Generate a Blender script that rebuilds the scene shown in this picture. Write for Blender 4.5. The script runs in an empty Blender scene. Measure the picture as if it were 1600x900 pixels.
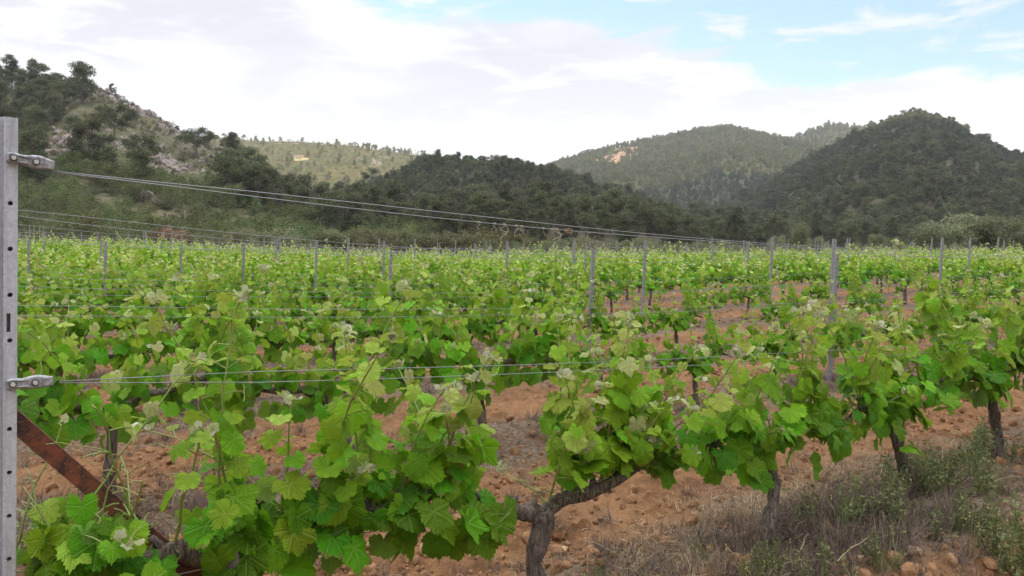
import bpy, bmesh, math, random
import numpy as np
from mathutils import Vector, Matrix
R = math.radians
SC = bpy.context.scene
COL = SC.collection

# ------------------------------------------------------------------ camera
FPX = 1250.0; CX = 800.0; HY = 380.0; CAMH = 1.5
cam_d = bpy.data.cameras.new('camera'); cam = bpy.data.objects.new('camera', cam_d); COL.objects.link(cam)
cam_d.sensor_width = 36.0; cam_d.lens = 36.0*FPX/1600.0
cam_d.clip_start = 0.05; cam_d.clip_end = 6000
cam.location = (0, 0, CAMH); cam.rotation_euler = (R(90-3.2), 0, 0)
SC.camera = cam
# ------------------------------------------------------------------ view
SC.view_settings.view_transform = 'Standard'; SC.view_settings.look = 'None'
SC.view_settings.exposure = 0.74; SC.view_settings.gamma = 1.0; SC.view_settings.use_curve_mapping = False
SC.cycles.use_denoising = True
SC.cycles.max_bounces = 8; SC.cycles.transmission_bounces = 6; SC.cycles.transparent_max_bounces = 8
SC.cycles.volume_bounces = 1
# ------------------------------------------------------------------ sun + sky
HAZE = 0.00020
SUN_EL = 8.0
SUN_DIR = np.array([0.5, -0.87, 0.0]); SUN_DIR /= np.linalg.norm(SUN_DIR)    # horizontal direction towards the sun (behind the camera, right)
sv = Vector((SUN_DIR[0]*math.cos(R(SUN_EL)), SUN_DIR[1]*math.cos(R(SUN_EL)), math.sin(R(SUN_EL))))
sl = bpy.data.lights.new('sun', 'SUN'); sun = bpy.data.objects.new('sun', sl); COL.objects.link(sun)
sl.energy = 5.0; sl.angle = R(0.9); sl.color = (1.0, 0.85, 0.52)
sun.rotation_euler = (-sv).to_track_quat('-Z', 'Y').to_euler(); sun.location = (60, -100, 60)

def NT(tree):
    def n(kind, **kw):
        nd = tree.nodes.new(kind)
        ins = kw.pop('ins', {})
        for k, v in kw.items(): setattr(nd, k, v)
        for k, v in ins.items():
            if isinstance(v, bpy.types.NodeSocket): tree.links.new(v, nd.inputs[k])
            else: nd.inputs[k].default_value = v
        return nd
    return n
def math_(n, op, a, b=0.0, c=0.0, clamp=False):
    return n('ShaderNodeMath', operation=op, use_clamp=clamp, ins={0: a, 1: b, 2: c}).outputs[0]
def mixc(n, f, a, b, blend='MIX'):
    nd = n('ShaderNodeMix', data_type='RGBA', blend_type=blend)
    t = nd.id_data
    for i, v in ((0, f), (6, a), (7, b)):
        if isinstance(v, bpy.types.NodeSocket): t.links.new(v, nd.inputs[i])
        else:
            if i > 0 and len(v) == 3: v = (*v, 1)
            nd.inputs[i].default_value = v
    return nd.outputs[2]
def sstep(n, x, a, b, lo=0.0, hi=1.0):
    nd = n('ShaderNodeMapRange', interpolation_type='SMOOTHSTEP', ins={0: x, 1: a, 2: b, 3: lo, 4: hi})
    return nd.outputs[0]

world = bpy.data.worlds.new('World'); SC.world = world; world.use_nodes = True
wt = world.node_tree; wt.nodes.clear(); n = NT(wt)
tc = n('ShaderNodeTexCoord').outputs['Generated']
sx = n('ShaderNodeSeparateXYZ', ins={0: tc}); X, Y, Z = sx.outputs
sky = n('ShaderNodeTexSky', sky_type='NISHITA', sun_disc=False)
sky.sun_elevation = R(SUN_EL); sky.sun_rotation = math.atan2(SUN_DIR[0], SUN_DIR[1])
sky.altitude = 400; sky.air_density = 1.0; sky.dust_density = 0.6; sky.ozone_density = 1.0
bg_sky = n('ShaderNodeBackground', ins={0: sky.outputs[0], 1: 0.11})
# clouds: direction projected on a high layer
zz = math_(n, 'ADD', Z, 0.16)
px_ = math_(n, 'DIVIDE', X, zz); py_ = math_(n, 'DIVIDE', Y, zz)
cv = n('ShaderNodeCombineXYZ', ins={0: px_, 1: py_, 2: 0.0}).outputs[0]
cn1 = n('ShaderNodeTexNoise', ins={'Vector': cv, 'Scale': 1.1, 'Detail': 7.0, 'Roughness': 0.55, 'Distortion': 0.6}).outputs[0]
sv_ = n('ShaderNodeVectorMath', operation='MULTIPLY', ins={0: tc, 1: (2.2, 2.2, 9.0)}).outputs[0]
cn2 = n('ShaderNodeTexNoise', ins={'Vector': sv_, 'Scale': 2.6, 'Detail': 7.0, 'Roughness': 0.55, 'Distortion': 0.4}).outputs[0]
cn3 = n('ShaderNodeTexNoise', ins={'Vector': sv_, 'Scale': 1.1, 'Detail': 5.0, 'Roughness': 0.5, 'Distortion': 0.3}).outputs[0]
cn4 = n('ShaderNodeTexNoise', ins={'Vector': sv_, 'Scale': 4.0, 'Detail': 6.0, 'Roughness': 0.55, 'Distortion': 0.5}).outputs[0]
# clear patch towards the upper right of the view
t1 = math_(n, 'ADD', Z, math_(n, 'MULTIPLY', X, 0.17))
t1 = math_(n, 'ADD', t1, math_(n, 'MULTIPLY', math_(n, 'SUBTRACT', cn2, 0.5), 0.16))
clear = sstep(n, t1, 0.246, 0.272)
clear = math_(n, 'MULTIPLY', clear, sstep(n, Z, 0.42, 0.62, 1.0, 0.0))
clear = math_(n, 'MULTIPLY', clear, sstep(n, Y, -0.1, 0.3))
wisp = sstep(n, cn4, 0.52, 0.68)
clear = math_(n, 'MULTIPLY', clear, math_(n, 'SUBTRACT', 1.0, math_(n, 'MULTIPLY', wisp, 0.8)))
# thin pale-blue gaps low over the horizon and small open gaps elsewhere
gap = math_(n, 'MULTIPLY', sstep(n, cn2, 0.56, 0.72), 0.35)
gap = math_(n, 'MULTIPLY', gap, sstep(n, math_(n, 'ADD', X, Z), 0.15, 0.6))
clear = math_(n, 'MAXIMUM', clear, gap)
shade = sstep(n, cn3, 0.36, 0.58)
edge = sstep(n, cn4, 0.50, 0.64)
puff = math_(n, 'MULTIPLY', edge, shade)
shade = math_(n, 'MULTIPLY', shade, sstep(n, Z, 0.03, 0.27, 0.25, 1.0))
ccol = mixc(n, shade, (0.90, 0.90, 0.915), (0.66, 0.675, 0.74))
ccol = mixc(n, math_(n, 'MULTIPLY', puff, 0.45), ccol, (0.97, 0.97, 0.97))
lum = math_(n, 'MULTIPLY_ADD', sstep(n, Z, 0.30, 1.0), 1.55, 0.74)     # overcast sky is brightest overhead
bg_cl = n('ShaderNodeBackground', ins={0: ccol, 1: lum})
bluebg = n('ShaderNodeBackground', ins={0: (0.42, 0.61, 0.84, 1), 1: 0.33})
addb = n('ShaderNodeAddShader', ins={0: bg_sky.outputs[0], 1: bluebg.outputs[0]})
mxw = n('ShaderNodeMixShader', ins={0: clear, 1: bg_cl.outputs[0], 2: addb.outputs[0]})
n('ShaderNodeOutputWorld', ins={0: mxw.outputs[0]})

# ------------------------------------------------------------------ tags and object helpers
def tag(o, label=None, cat=None, group=None, kind=None):
    if label: o['label'] = label
    if cat: o['category'] = cat
    if group: o['group'] = group
    if kind: o['kind'] = kind
    return o
def link(name, data, parent=None, loc=None):
    o = bpy.data.objects.new(name, data); COL.objects.link(o)
    if parent: o.parent = parent
    if loc is not None: o.location = loc
    return o
def dup(src, loc, rz, scale=1.0, parent=None, kids=None):
    o = src.copy(); COL.objects.link(o)
    o.location = loc; o.rotation_euler = (0, 0, rz); o.scale = (scale,)*3 if not hasattr(scale, '__len__') else scale
    for ch in (kids if kids is not None else list(src.children)):
        c = ch.copy(); COL.objects.link(c); c.parent = o
    return o

class Acc:
    """collects faces of any size into one mesh with point attributes"""
    def __init__(s): s.v = []; s.li = []; s.ls = []; s.mi = []; s.at = {}; s.n = 0
    def add(s, v, f, mat=0, **attrs):
        v = np.asarray(v, float).reshape(-1, 3); k = len(v)
        if isinstance(f, np.ndarray):
            s.li.append((f + s.n).ravel()); s.ls.append(np.full(len(f), f.shape[1])); nf = len(f)
        else:
            s.li.append(np.array([i + s.n for ff in f for i in ff], int)); s.ls.append(np.array([len(ff) for ff in f])); nf = len(f)
        s.mi.append(np.full(nf, mat, int)); s.v.append(v)
        for name in set(list(s.at) + list(attrs)):
            if name not in s.at:
                val = np.asarray(attrs[name], float); dim = 1 if val.ndim < 2 else val.shape[1]
                s.at[name] = [dim, [np.zeros((s.n, dim))]]
            dim = s.at[name][0]
            val = np.asarray(attrs.get(name, 0.0), float)
            s.at[name][1].append(np.broadcast_to(val.reshape(-1, dim) if val.ndim else val, (k, dim)))
        s.n += k
    def mesh(s, name, mats, smooth=True):
        me = bpy.data.meshes.new(name)
        v = np.concatenate(s.v); li = np.concatenate(s.li); ls = np.concatenate(s.ls)
        me.vertices.add(len(v)); me.vertices.foreach_set('co', v.ravel())
        me.loops.add(len(li)); me.loops.foreach_set('vertex_index', li)
        me.polygons.add(len(ls)); st = np.concatenate([[0], np.cumsum(ls)[:-1]])
        me.polygons.foreach_set('loop_start', st)
        me.polygons.foreach_set('material_index', np.concatenate(s.mi))
        for m in mats: me.materials.append(m)
        me.update(calc_edges=True)
        me.polygons.foreach_set('use_smooth', np.full(len(ls), smooth))
        for name_, (dim, arrs) in s.at.items():
            a = np.concatenate(arrs)
            at = me.attributes.new(name_, 'FLOAT' if dim == 1 else 'FLOAT_VECTOR', 'POINT')
            at.data.foreach_set('value' if dim == 1 else 'vector', a.ravel())
        me.update()
        return me
def tube(P, rad, sides=6, cap=True, rough=0.0, rng=None):
    P = np.asarray(P, float); m = len(P); rad = np.broadcast_to(rad, (m,))
    T = np.gradient(P, axis=0); T /= np.linalg.norm(T, axis=1)[:, None] + 1e-9
    ref = np.array([0, 0, 1.0]) if abs(T[0][2]) < .8 else np.array([1.0, 0, 0])
    u = np.cross(T[0], ref); u /= np.linalg.norm(u); U = [u]
    for i in range(1, m):
        u = U[-1] - T[i]*np.dot(U[-1], T[i]); U.append(u/np.linalg.norm(u))
    U = np.array(U); W = np.cross(T, U)
    a = np.arange(sides)*2*math.pi/sides
    ring = rad[:, None]*np.ones((m, sides))
    if rough and rng is not None: ring = ring*(1+rough*rng.standard_normal((m, sides)))*(1+rough*0.8*np.sin(3*a+rng.random()*6))[None]
    V = P[:, None]+ring[..., None]*(np.cos(a)[None, :, None]*U[:, None]+np.sin(a)[None, :, None]*W[:, None])
    i = np.arange(m-1)[:, None]*sides; j = np.arange(sides)[None]; j2 = (j+1) % sides
    F = np.stack([i+j, i+j2, i+sides+j2, i+sides+j], -1).reshape(-1, 4)
    F = [list(f) for f in F]
    if cap: F.append(list(range(sides))[::-1]); F.append([(m-1)*sides+q for q in range(sides)])
    return V.reshape(-1, 3), F
def box_v(c, s, Rm=None):
    q = np.array([[x, y, z] for x in (-.5, .5) for y in (-.5, .5) for z in (-.5, .5)])*np.array(s)
    if Rm is not None: q = q@np.array(Rm).T
    return q+np.array(c), [[0, 1, 3, 2], [4, 6, 7, 5], [0, 4, 5, 1], [2, 3, 7, 6], [0, 2, 6, 4], [1, 5, 7, 3]]

# ------------------------------------------------------------------ numpy noise
def _h(ix, iy, seed):
    q = (ix*374761393 + iy*668265263 + seed*1442695041) & 0xffffffff
    q = ((q ^ (q >> 13))*1274126177) & 0xffffffff
    return ((q ^ (q >> 16)) & 0xffff)/65535.0
def vnoise(x, y, seed=0):
    x = np.asarray(x, float); y = np.asarray(y, float)
    ix = np.floor(x).astype(np.int64); iy = np.floor(y).astype(np.int64)
    fx = x-ix; fy = y-iy; fx = fx*fx*(3-2*fx); fy = fy*fy*(3-2*fy)
    a = _h(ix, iy, seed); b = _h(ix+1, iy, seed); c = _h(ix, iy+1, seed); d = _h(ix+1, iy+1, seed)
    return (a+(b-a)*fx)*(1-fy)+(c+(d-c)*fx)*fy - 0.5
def fbm(x, y, seed=0, oct=4, gain=.5):
    s = 0; a = 1.0
    for o in range(oct):
        s = s+a*vnoise(x*2**o+o*17.3, y*2**o+o*9.1, seed+o); a *= gain
    return s
def sm(x, a, b):
    t = np.clip((x-a)/(b-a), 0, 1); return t*t*(3-2*t)

# ------------------------------------------------------------------ materials
MATS = {}
def new_mat(name):
    m = bpy.data.materials.new(name); m.use_nodes = True; m.node_tree.nodes.clear(); MATS[name] = m
    return m, NT(m.node_tree)
def out(n, sh): n('ShaderNodeOutputMaterial', ins={0: sh})
def attr(n, name): return n('ShaderNodeAttribute', attribute_name=name)
def noise(n, vec, scale, detail=4.0, rough=.55, dist=0.0):
    return n('ShaderNodeTexNoise', ins={'Vector': vec, 'Scale': scale, 'Detail': detail, 'Roughness': rough, 'Distortion': dist}).outputs[0]
def bump(n, h, strength, dist): return n('ShaderNodeBump', ins={'Height': h, 'Strength': strength, 'Distance': dist}).outputs[0]

# vine leaf
def leaf_material(name, detail=True):
    m, n = new_mat(name)
    age = attr(n, 'age').outputs['Fac']; rnd = attr(n, 'rnd').outputs['Fac']; lc = attr(n, 'lc').outputs['Vector']
    ramp = n('ShaderNodeValToRGB', ins={0: age}); cr = ramp.color_ramp
    cr.elements[0].position = 0.0; cr.elements[0].color = (0.062, 0.190, 0.016, 1)
    cr.elements[1].position = 1.0; cr.elements[1].color = (0.86, 0.82, 0.70, 1)
    for p, c in ((.30, (0.155, 0.370, 0.026, 1)), (.55, (0.310, 0.480, 0.052, 1)), (.76, (0.50, 0.55, 0.14, 1)), (.90, (0.66, 0.64, 0.40, 1))):
        e = cr.elements.new(p); e.color = c
    hsv = n('ShaderNodeHueSaturation', ins={0: math_(n, 'MULTIPLY_ADD', rnd, 0.05, 0.475), 1: 1.08, 2: math_(n, 'MULTIPLY_ADD', rnd, 0.6, 0.72), 4: ramp.outputs[0]})
    col = hsv.outputs[0]
    nrm = None
    if detail:
        sx = n('ShaderNodeSeparateXYZ', ins={0: lc}); lx, ly = sx.outputs[0], sx.outputs[1]
        aly = math_(n, 'ABSOLUTE', ly)
        vmin = None
        for deg in (0, 50, 106):
            c, s = math.cos(R(deg)), math.sin(R(deg))
            along = math_(n, 'ADD', math_(n, 'MULTIPLY', lx, c), math_(n, 'MULTIPLY', aly, s))
            perp = math_(n, 'ABSOLUTE', math_(n, 'SUBTRACT', math_(n, 'MULTIPLY', aly, c), math_(n, 'MULTIPLY', lx, s)))
            perp = math_(n, 'ADD', perp, math_(n, 'LESS_THAN', along, 0.0))
            # secondary veins branching along this main vein
            sec = math_(n, 'ABSOLUTE', math_(n, 'SINE', math_(n, 'MULTIPLY', math_(n, 'SUBTRACT', along, math_(n, 'MULTIPLY', perp, 0.8)), 22.0)))
            sec = math_(n, 'MULTIPLY_ADD', sec, 0.060, 0.022)
            d = math_(n, 'MINIMUM', perp, math_(n, 'ADD', sec, math_(n, 'MULTIPLY', sstep(n, perp, 0.16, 0.30), .1)))
            vmin = d if vmin is None else math_(n, 'MINIMUM', vmin, d)
        vein = sstep(n, vmin, 0.008, 0.030, 1.0, 0.0)
        mott = noise(n, lc, 7.0, 4.0)
        vc = mixc(n, 0.55, col, (0.50, 0.58, 0.24))
        col = mixc(n, math_(n, 'MULTIPLY', vein, 0.36), col, vc)
        col = mixc(n, sstep(n, mott, 0.42, 0.75, 0.0, 0.30), col, (0.24, 0.36, 0.06))
        gpos = n('ShaderNodeNewGeometry').outputs['Position']
        spots = noise(n, gpos, 160.0, 2.0)
        col = mixc(n, sstep(n, spots, 0.72, 0.80, 0.0, 0.5), col, (0.20, 0.15, 0.05))
        hgt = math_(n, 'SUBTRACT', math_(n, 'MULTIPLY', mott, 0.8), math_(n, 'MULTIPLY', sstep(n, vmin, 0.0, 0.07, 1.0, 0.0), 0.8))
        blis = noise(n, lc, 16.0, 2.0)
        hgt = math_(n, 'ADD', hgt, math_(n, 'MULTIPLY', blis, 0.5))
        nrm = bump(n, hgt, 0.75, 0.007)
        # brown edge scorch on a few leaves
        rl = n('ShaderNodeVectorMath', operation='LENGTH', ins={0: n('ShaderNodeCombineXYZ', ins={0: lx, 1: ly, 2: 0.0}).outputs[0]}).outputs['Value']
        sc_ = math_(n, 'MULTIPLY', sstep(n, math_(n, 'ADD', rl, math_(n, 'MULTIPLY', mott, .5)), 1.02, 1.16), sstep(n, rnd, .80, .86))
        col = mixc(n, math_(n, 'MULTIPLY', sc_, .7), col, (0.28, 0.17, 0.06))
    back = n('ShaderNodeNewGeometry').outputs['Backfacing']
    colb = mixc(n, sstep(n, age, .6, .9, .42, .05), col, (0.28, 0.36, 0.18))
    colf = mixc(n, back, col, colb)
    bs = n('ShaderNodeBsdfPrincipled', ins={'Base Color': colf, 'Roughness': 0.52, 'Specular IOR Level': 0.30})
    tr = n('ShaderNodeBsdfTranslucent', ins={0: mixc(n, 0.5, col, (0.34, 0.50, 0.03))})
    if nrm is not None:
        n.__self__ if False else None
        m.node_tree.links.new(nrm, bs.inputs['Normal']); 
    out(n, n('ShaderNodeMixShader', ins={0: 0.40, 1: bs.outputs[0], 2: tr.outputs[0]}).outputs[0])
    return m
M_LEAF = leaf_material('vine_leaf'); M_LEAF2 = leaf_material('vine_leaf_plain', False)

def simple(name, col, rough=.7, metal=0.0, spec=.4):
    m, n = new_mat(name)
    out(n, n('ShaderNodeBsdfPrincipled', ins={'Base Color': (*col, 1), 'Roughness': rough, 'Metallic': metal, 'Specular IOR Level': spec}).outputs[0])
    return m
m, n = new_mat('shoot_green'); M_SHOOT = m
gp = n('ShaderNodeNewGeometry').outputs['Position']
c = mixc(n, sstep(n, noise(n, gp, 14.0), .4, .65), (0.20, 0.30, 0.06), (0.27, 0.20, 0.07))
out(n, n('ShaderNodeBsdfPrincipled', ins={'Base Color': c, 'Roughness': .5}).outputs[0])
m, n = new_mat('vine_bark'); M_BARK = m
tcx = n('ShaderNodeTexCoord').outputs['Object']
st = n('ShaderNodeVectorMath', operation='MULTIPLY', ins={0: tcx, 1: (1, 1, .22)}).outputs[0]
f1 = noise(n, st, 70.0, 6.0, .65, .8); f2 = noise(n, tcx, 9.0, 3.0)
c = mixc(n, sstep(n, f1, .36, .64), (0.042, 0.030, 0.023), (0.215, 0.165, 0.128))
c = mixc(n, sstep(n, f2, .45, .7, 0, .6), c, (0.15, 0.13, 0.11))
out(n, n('ShaderNodeBsdfPrincipled', ins={'Base Color': c, 'Roughness': .9, 'Normal': bump(n, f1, 1.0, .012)}).outputs[0])

m, n = new_mat('galvanised_steel'); M_GALV = m
tcx = n('ShaderNodeTexCoord').outputs['Object']
sp = n('ShaderNodeTexVoronoi', ins={'Vector': tcx, 'Scale': 160.0}).outputs['Color']
spv = n('ShaderNodeSeparateColor', ins={0: sp}).outputs[0]
gr = noise(n, n('ShaderNodeVectorMath', operation='MULTIPLY', ins={0: tcx, 1: (9, 9, .8)}).outputs[0], 6.0, 5.0)
fi = noise(n, tcx, 260.0, 3.0)
c = mixc(n, spv, (0.50, 0.53, 0.58), (0.62, 0.65, 0.70))
c = mixc(n, sstep(n, gr, .45, .7, 0, .6), c, (0.36, 0.37, 0.385))
c = mixc(n, sstep(n, fi, .60, .70, 0, .45), c, (0.26, 0.25, 0.24))
ru = math_(n, 'MULTIPLY_ADD', spv, .12, .42)
out(n, n('ShaderNodeBsdfPrincipled', ins={'Base Color': c, 'Roughness': ru, 'Metallic': .35, 'Normal': bump(n, fi, .15, .001)}).outputs[0])
m, n = new_mat('weathered_steel'); M_POST = m
tcx = n('ShaderNodeNewGeometry').outputs['Position']
fi = noise(n, tcx, 40.0, 3.0)
out(n, n('ShaderNodeBsdfPrincipled', ins={'Base Color': mixc(n, fi, (0.18, 0.18, 0.19), (0.42, 0.42, 0.43)), 'Roughness': .55, 'Metallic': .4}).outputs[0])
m, n = new_mat('wire_steel'); M_WIRE = m
out(n, n('ShaderNodeBsdfPrincipled', ins={'Base Color': (.30, .30, .31, 1), 'Roughness': .45, 'Metallic': .6}).outputs[0])
m, n = new_mat('rusty_iron'); M_RUST = m
tcx = n('ShaderNodeTexCoord').outputs['Object']
a1 = noise(n, tcx, 22.0, 8.0, .7); a2 = noise(n, tcx, 120.0, 4.0, .6); a3 = noise(n, tcx, 7.0, 3.0)
c = mixc(n, sstep(n, a1, .38, .6), (0.045, 0.022, 0.018), (0.19, 0.055, 0.025))
c = mixc(n, sstep(n, a2, .55, .72, 0, .7), c, (0.30, 0.10, 0.04))
c = mixc(n, sstep(n, a3, .55, .68, 0, .75), c, (0.035, 0.028, 0.030))
out(n, n('ShaderNodeBsdfPrincipled', ins={'Base Color': c, 'Roughness': .82, 'Normal': bump(n, a2, .6, .002)}).outputs[0])
M_DARK = simple('hole_dark', (0.006, 0.006, 0.007), .9)
M_TEND = simple('dry_tendril', (0.42, 0.38, 0.30), .8)
M_TENDB = simple('dry_tendril_brown', (0.25, 0.15, 0.10), .8)
M_YEL = simple('weed_flower', (0.45, 0.40, 0.12), .7)

ROWD = np.array([math.cos(R(37)), math.sin(R(37))]); ROWN = np.array([-ROWD[1], ROWD[0]])
C0 = 2.28; DR = 2.42
# soil
m, n = new_mat('red_clay_soil'); M_SOIL = m
gp = n('ShaderNodeNewGeometry').outputs['Position']
s1 = noise(n, gp, 1.3, 5.0); s2 = noise(n, gp, 9.0, 6.0, .65); s3 = noise(n, gp, 48.0, 5.0, .7)
c = mixc(n, sstep(n, s2, .35, .68), (0.135, 0.066, 0.029), (0.275, 0.142, 0.064))
c = mixc(n, sstep(n, s1, .42, .66, 0, .5), c, (0.33, 0.185, 0.090))
c = mixc(n, sstep(n, s3, .58, .72, 0, .65), c, (0.38, 0.225, 0.135))
c = mixc(n, sstep(n, s3, .30, .42, .6, 0), c, (0.07, 0.033, 0.020))
sp_ = n('ShaderNodeSeparateXYZ', ins={0: gp})
rowc = math_(n, 'ADD', math_(n, 'MULTIPLY', sp_.outputs[0], float(ROWN[0])), math_(n, 'MULTIPLY', sp_.outputs[1], float(ROWN[1])))
rd = math_(n, 'PINGPONG', math_(n, 'SUBTRACT', rowc, C0), DR/2)     # distance to the nearest row
lit = math_(n, 'ADD', rd, math_(n, 'MULTIPLY', math_(n, 'SUBTRACT', s1, .5), 1.6))
strip = sstep(n, lit, .30, .80, .9, 0.0)
s4 = noise(n, gp, 30.0, 5.0, .7)
lc_ = mixc(n, sstep(n, s4, .38, .62), (0.085, 0.062, 0.045), (0.24, 0.185, 0.13))
c = mixc(n, math_(n, 'MULTIPLY', strip, sstep(n, s2, .28, .50)), c, lc_)
c = mixc(n, sstep(n, noise(n, gp, 2.6, 6.0, .7), .52, .66, 0, .6), c, (0.16, 0.085, 0.050))
far = sstep(n, sp_.outputs[1], 50.0, 54.0)
gcol = mixc(n, sstep(n, noise(n, gp, .35, 6.0), .4, .62), (0.11, 0.115, 0.055), (0.22, 0.17, 0.10))
c = mixc(n, far, c, gcol)
hh = math_(n, 'ADD', math_(n, 'MULTIPLY', s2, .7), math_(n, 'MULTIPLY', s3, .45))
out(n, n('ShaderNodeBsdfPrincipled', ins={'Base Color': c, 'Roughness': .95, 'Specular IOR Level': .15, 'Normal': bump(n, hh, .9, .035)}).outputs[0])
m, n = new_mat('clod'); M_CLOD = m
gp = n('ShaderNodeNewGeometry').outputs['Position']; oi = n('ShaderNodeObjectInfo').outputs['Random']
s2 = noise(n, gp, 35.0, 5.0, .7); rn_ = noise(n, gp, 11.0, 1.0)
c = mixc(n, sstep(n, rn_, .35, .65), (0.165, 0.080, 0.036), (0.31, 0.168, 0.080))
c = mixc(n, sstep(n, s2, .4, .7, 0, .6), c, (0.38, 0.225, 0.135))
out(n, n('ShaderNodeBsdfPrincipled', ins={'Base Color': c, 'Roughness': .95, 'Specular IOR Level': .15, 'Normal': bump(n, s2, .6, .01)}).outputs[0])

def tuft_mat(name, ca, cb, rough=.7, transl=.25, ctr=None, hue=.04, val=.55):
    m, n = new_mat(name)
    r = attr(n, 'rnd').outputs['Fac']; oi = n('ShaderNodeObjectInfo').outputs['Random']
    c = mixc(n, r, ca, cb)
    c = n('ShaderNodeHueSaturation', ins={0: math_(n, 'MULTIPLY_ADD', oi, hue, .5-hue/2), 1: .95, 2: math_(n, 'MULTIPLY_ADD', oi, val, 1-val/2), 4: c}).outputs[0]
    bs = n('ShaderNodeBsdfPrincipled', ins={'Base Color': c, 'Roughness': rough, 'Specular IOR Level': .25})
    tr = n('ShaderNodeBsdfTranslucent', ins={0: c})
    out(n, n('ShaderNodeMixShader', ins={0: transl, 1: bs.outputs[0], 2: tr.outputs[0]}).outputs[0])
    return m
M_PINE = tuft_mat('pine_foliage', (0.074, 0.090, 0.038), (0.165, 0.178, 0.078))
M_BUSH = tuft_mat('bush_foliage', (0.080, 0.108, 0.034), (0.195, 0.225, 0.075), hue=.06)
M_SCRUB = tuft_mat('scrub_foliage', (0.090, 0.095, 0.045), (0.200, 0.195, 0.095), hue=.06)
M_OLIVE = tuft_mat('olive_foliage', (0.15, 0.17, 0.085), (0.29, 0.31, 0.165), hue=.02, val=.3)
M_DEAD = tuft_mat('dead_foliage', (0.20, 0.12, 0.075), (0.32, 0.20, 0.13), hue=.01)
M_DRY = tuft_mat('dry_grass', (0.095, 0.066, 0.055), (0.28, 0.205, 0.155), transl=.15, hue=.01)
M_STRAW = tuft_mat('straw', (0.30, 0.21, 0.12), (0.50, 0.38, 0.23), transl=.15, hue=.01)
M_WEED = tuft_mat('weed_green', (0.115, 0.140, 0.048), (0.25, 0.27, 0.105), hue=.03)
M_FARV = tuft_mat('far', (0.1, 0.25, 0.04), (0.3, 0.4, 0.1))
m, n = new_mat('tree_bark'); M_TB = m
gp = n('ShaderNodeNewGeometry').outputs['Position']
c = mixc(n, sstep(n, noise(n, gp, 8.0), .4, .6), (0.07, 0.055, 0.045), (0.19, 0.15, 0.12))
out(n, n('ShaderNodeBsdfPrincipled', ins={'Base Color': c, 'Roughness': .9}).outputs[0])
# hill ground: scrub, dry grass, rock where the rock attribute says
def hill_mat(name, ca, cb, cc, rocka=(0.27, 0.23, 0.20), rockb=(0.44, 0.37, 0.33), sc=.10):
    m, n = new_mat(name)
    gp = n('ShaderNodeNewGeometry').outputs['Position']; rk = attr(n, 'rock').outputs['Fac']
    n1 = noise(n, gp, sc, 7.0, .62); n2 = noise(n, gp, sc*5, 6.0, .65)
    c = mixc(n, sstep(n, n1, .38, .62), ca, cb)
    c = mixc(n, sstep(n, n2, .50, .68, 0, .8), c, cc)
    v = n('ShaderNodeTexVoronoi', feature='DISTANCE_TO_EDGE', ins={'Vector': gp, 'Scale': .45}).outputs[0]
    r = mixc(n, n2, rocka, rockb)
    r = mixc(n, sstep(n, v, .0, .09, .85, 0), r, (0.05, 0.045, 0.04))
    rr = math_(n, 'ADD', rk, math_(n, 'MULTIPLY', math_(n, 'SUBTRACT', n2, .5), 1.7))
    rm = sstep(n, rr, .42, .56)
    c = mixc(n, rm, c, r)
    out(n, n('ShaderNodeBsdfPrincipled', ins={'Base Color': c, 'Roughness': .95, 'Specular IOR Level': .1, 'Normal': bump(n, n2, .8, .8)}).outputs[0])
    return m
M_HA = hill_mat('rocky_hill_ground', (0.085, 0.090, 0.040), (0.125, 0.115, 0.060), (0.20, 0.165, 0.115), rocka=(0.19, 0.155, 0.135), rockb=(0.36, 0.30, 0.265))
M_HB = hill_mat('heath_ground', (0.100, 0.092, 0.038), (0.075, 0.082, 0.030), (0.20, 0.140, 0.080), sc=.05)
M_HC = hill_mat('forest_floor', (0.065, 0.062, 0.035), (0.10, 0.088, 0.055), (0.17, 0.135, 0.10), sc=.06)
M_HD = hill_mat('far_forest_floor', (0.060, 0.066, 0.028), (0.080, 0.082, 0.038), (0.13, 0.11, 0.06), rocka=(0.40, 0.22, 0.13), rockb=(0.55, 0.36, 0.24), sc=.03)

# ------------------------------------------------------------------ terrain
def g_far(x, y):
    u = x/np.maximum(y, 1.0)
    rise = sm(y, 14, 50)*(0.75*sm(-u, .12, .60)+0.12*sm(u, .15, .5))
    return np.where(y > 0, rise, 0.0)
def g_near(x, y):
    r = np.hypot(x, y); w = sm(r, 60, 20)
    rc = x*ROWN[0]+y*ROWN[1]; d = np.abs((rc-C0+DR/2) % DR-DR/2)
    berm = 0.035*np.exp(-(d/.35)**2)
    h = 0.05*fbm(x*.6, y*.6, 3, 3)+0.042*fbm(x*3.6, y*3.6, 5, 4)+berm
    cl = np.maximum(fbm(x*13, y*13, 9, 3)-.12, 0)*0.075*sm(r, 16, 8)
    rut = -.045*np.exp(-((d-.78)/.15)**2)+.02*np.exp(-((d-1.1)/.12)**2)
    return (h+cl+rut)*w
def G(x, y): return g_far(np.asarray(x, float), np.asarray(y, float))+g_near(np.asarray(x, float), np.asarray(y, float))
def g1(x, y): return float(G(np.array([x]), np.array([y]))[0])

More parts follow.
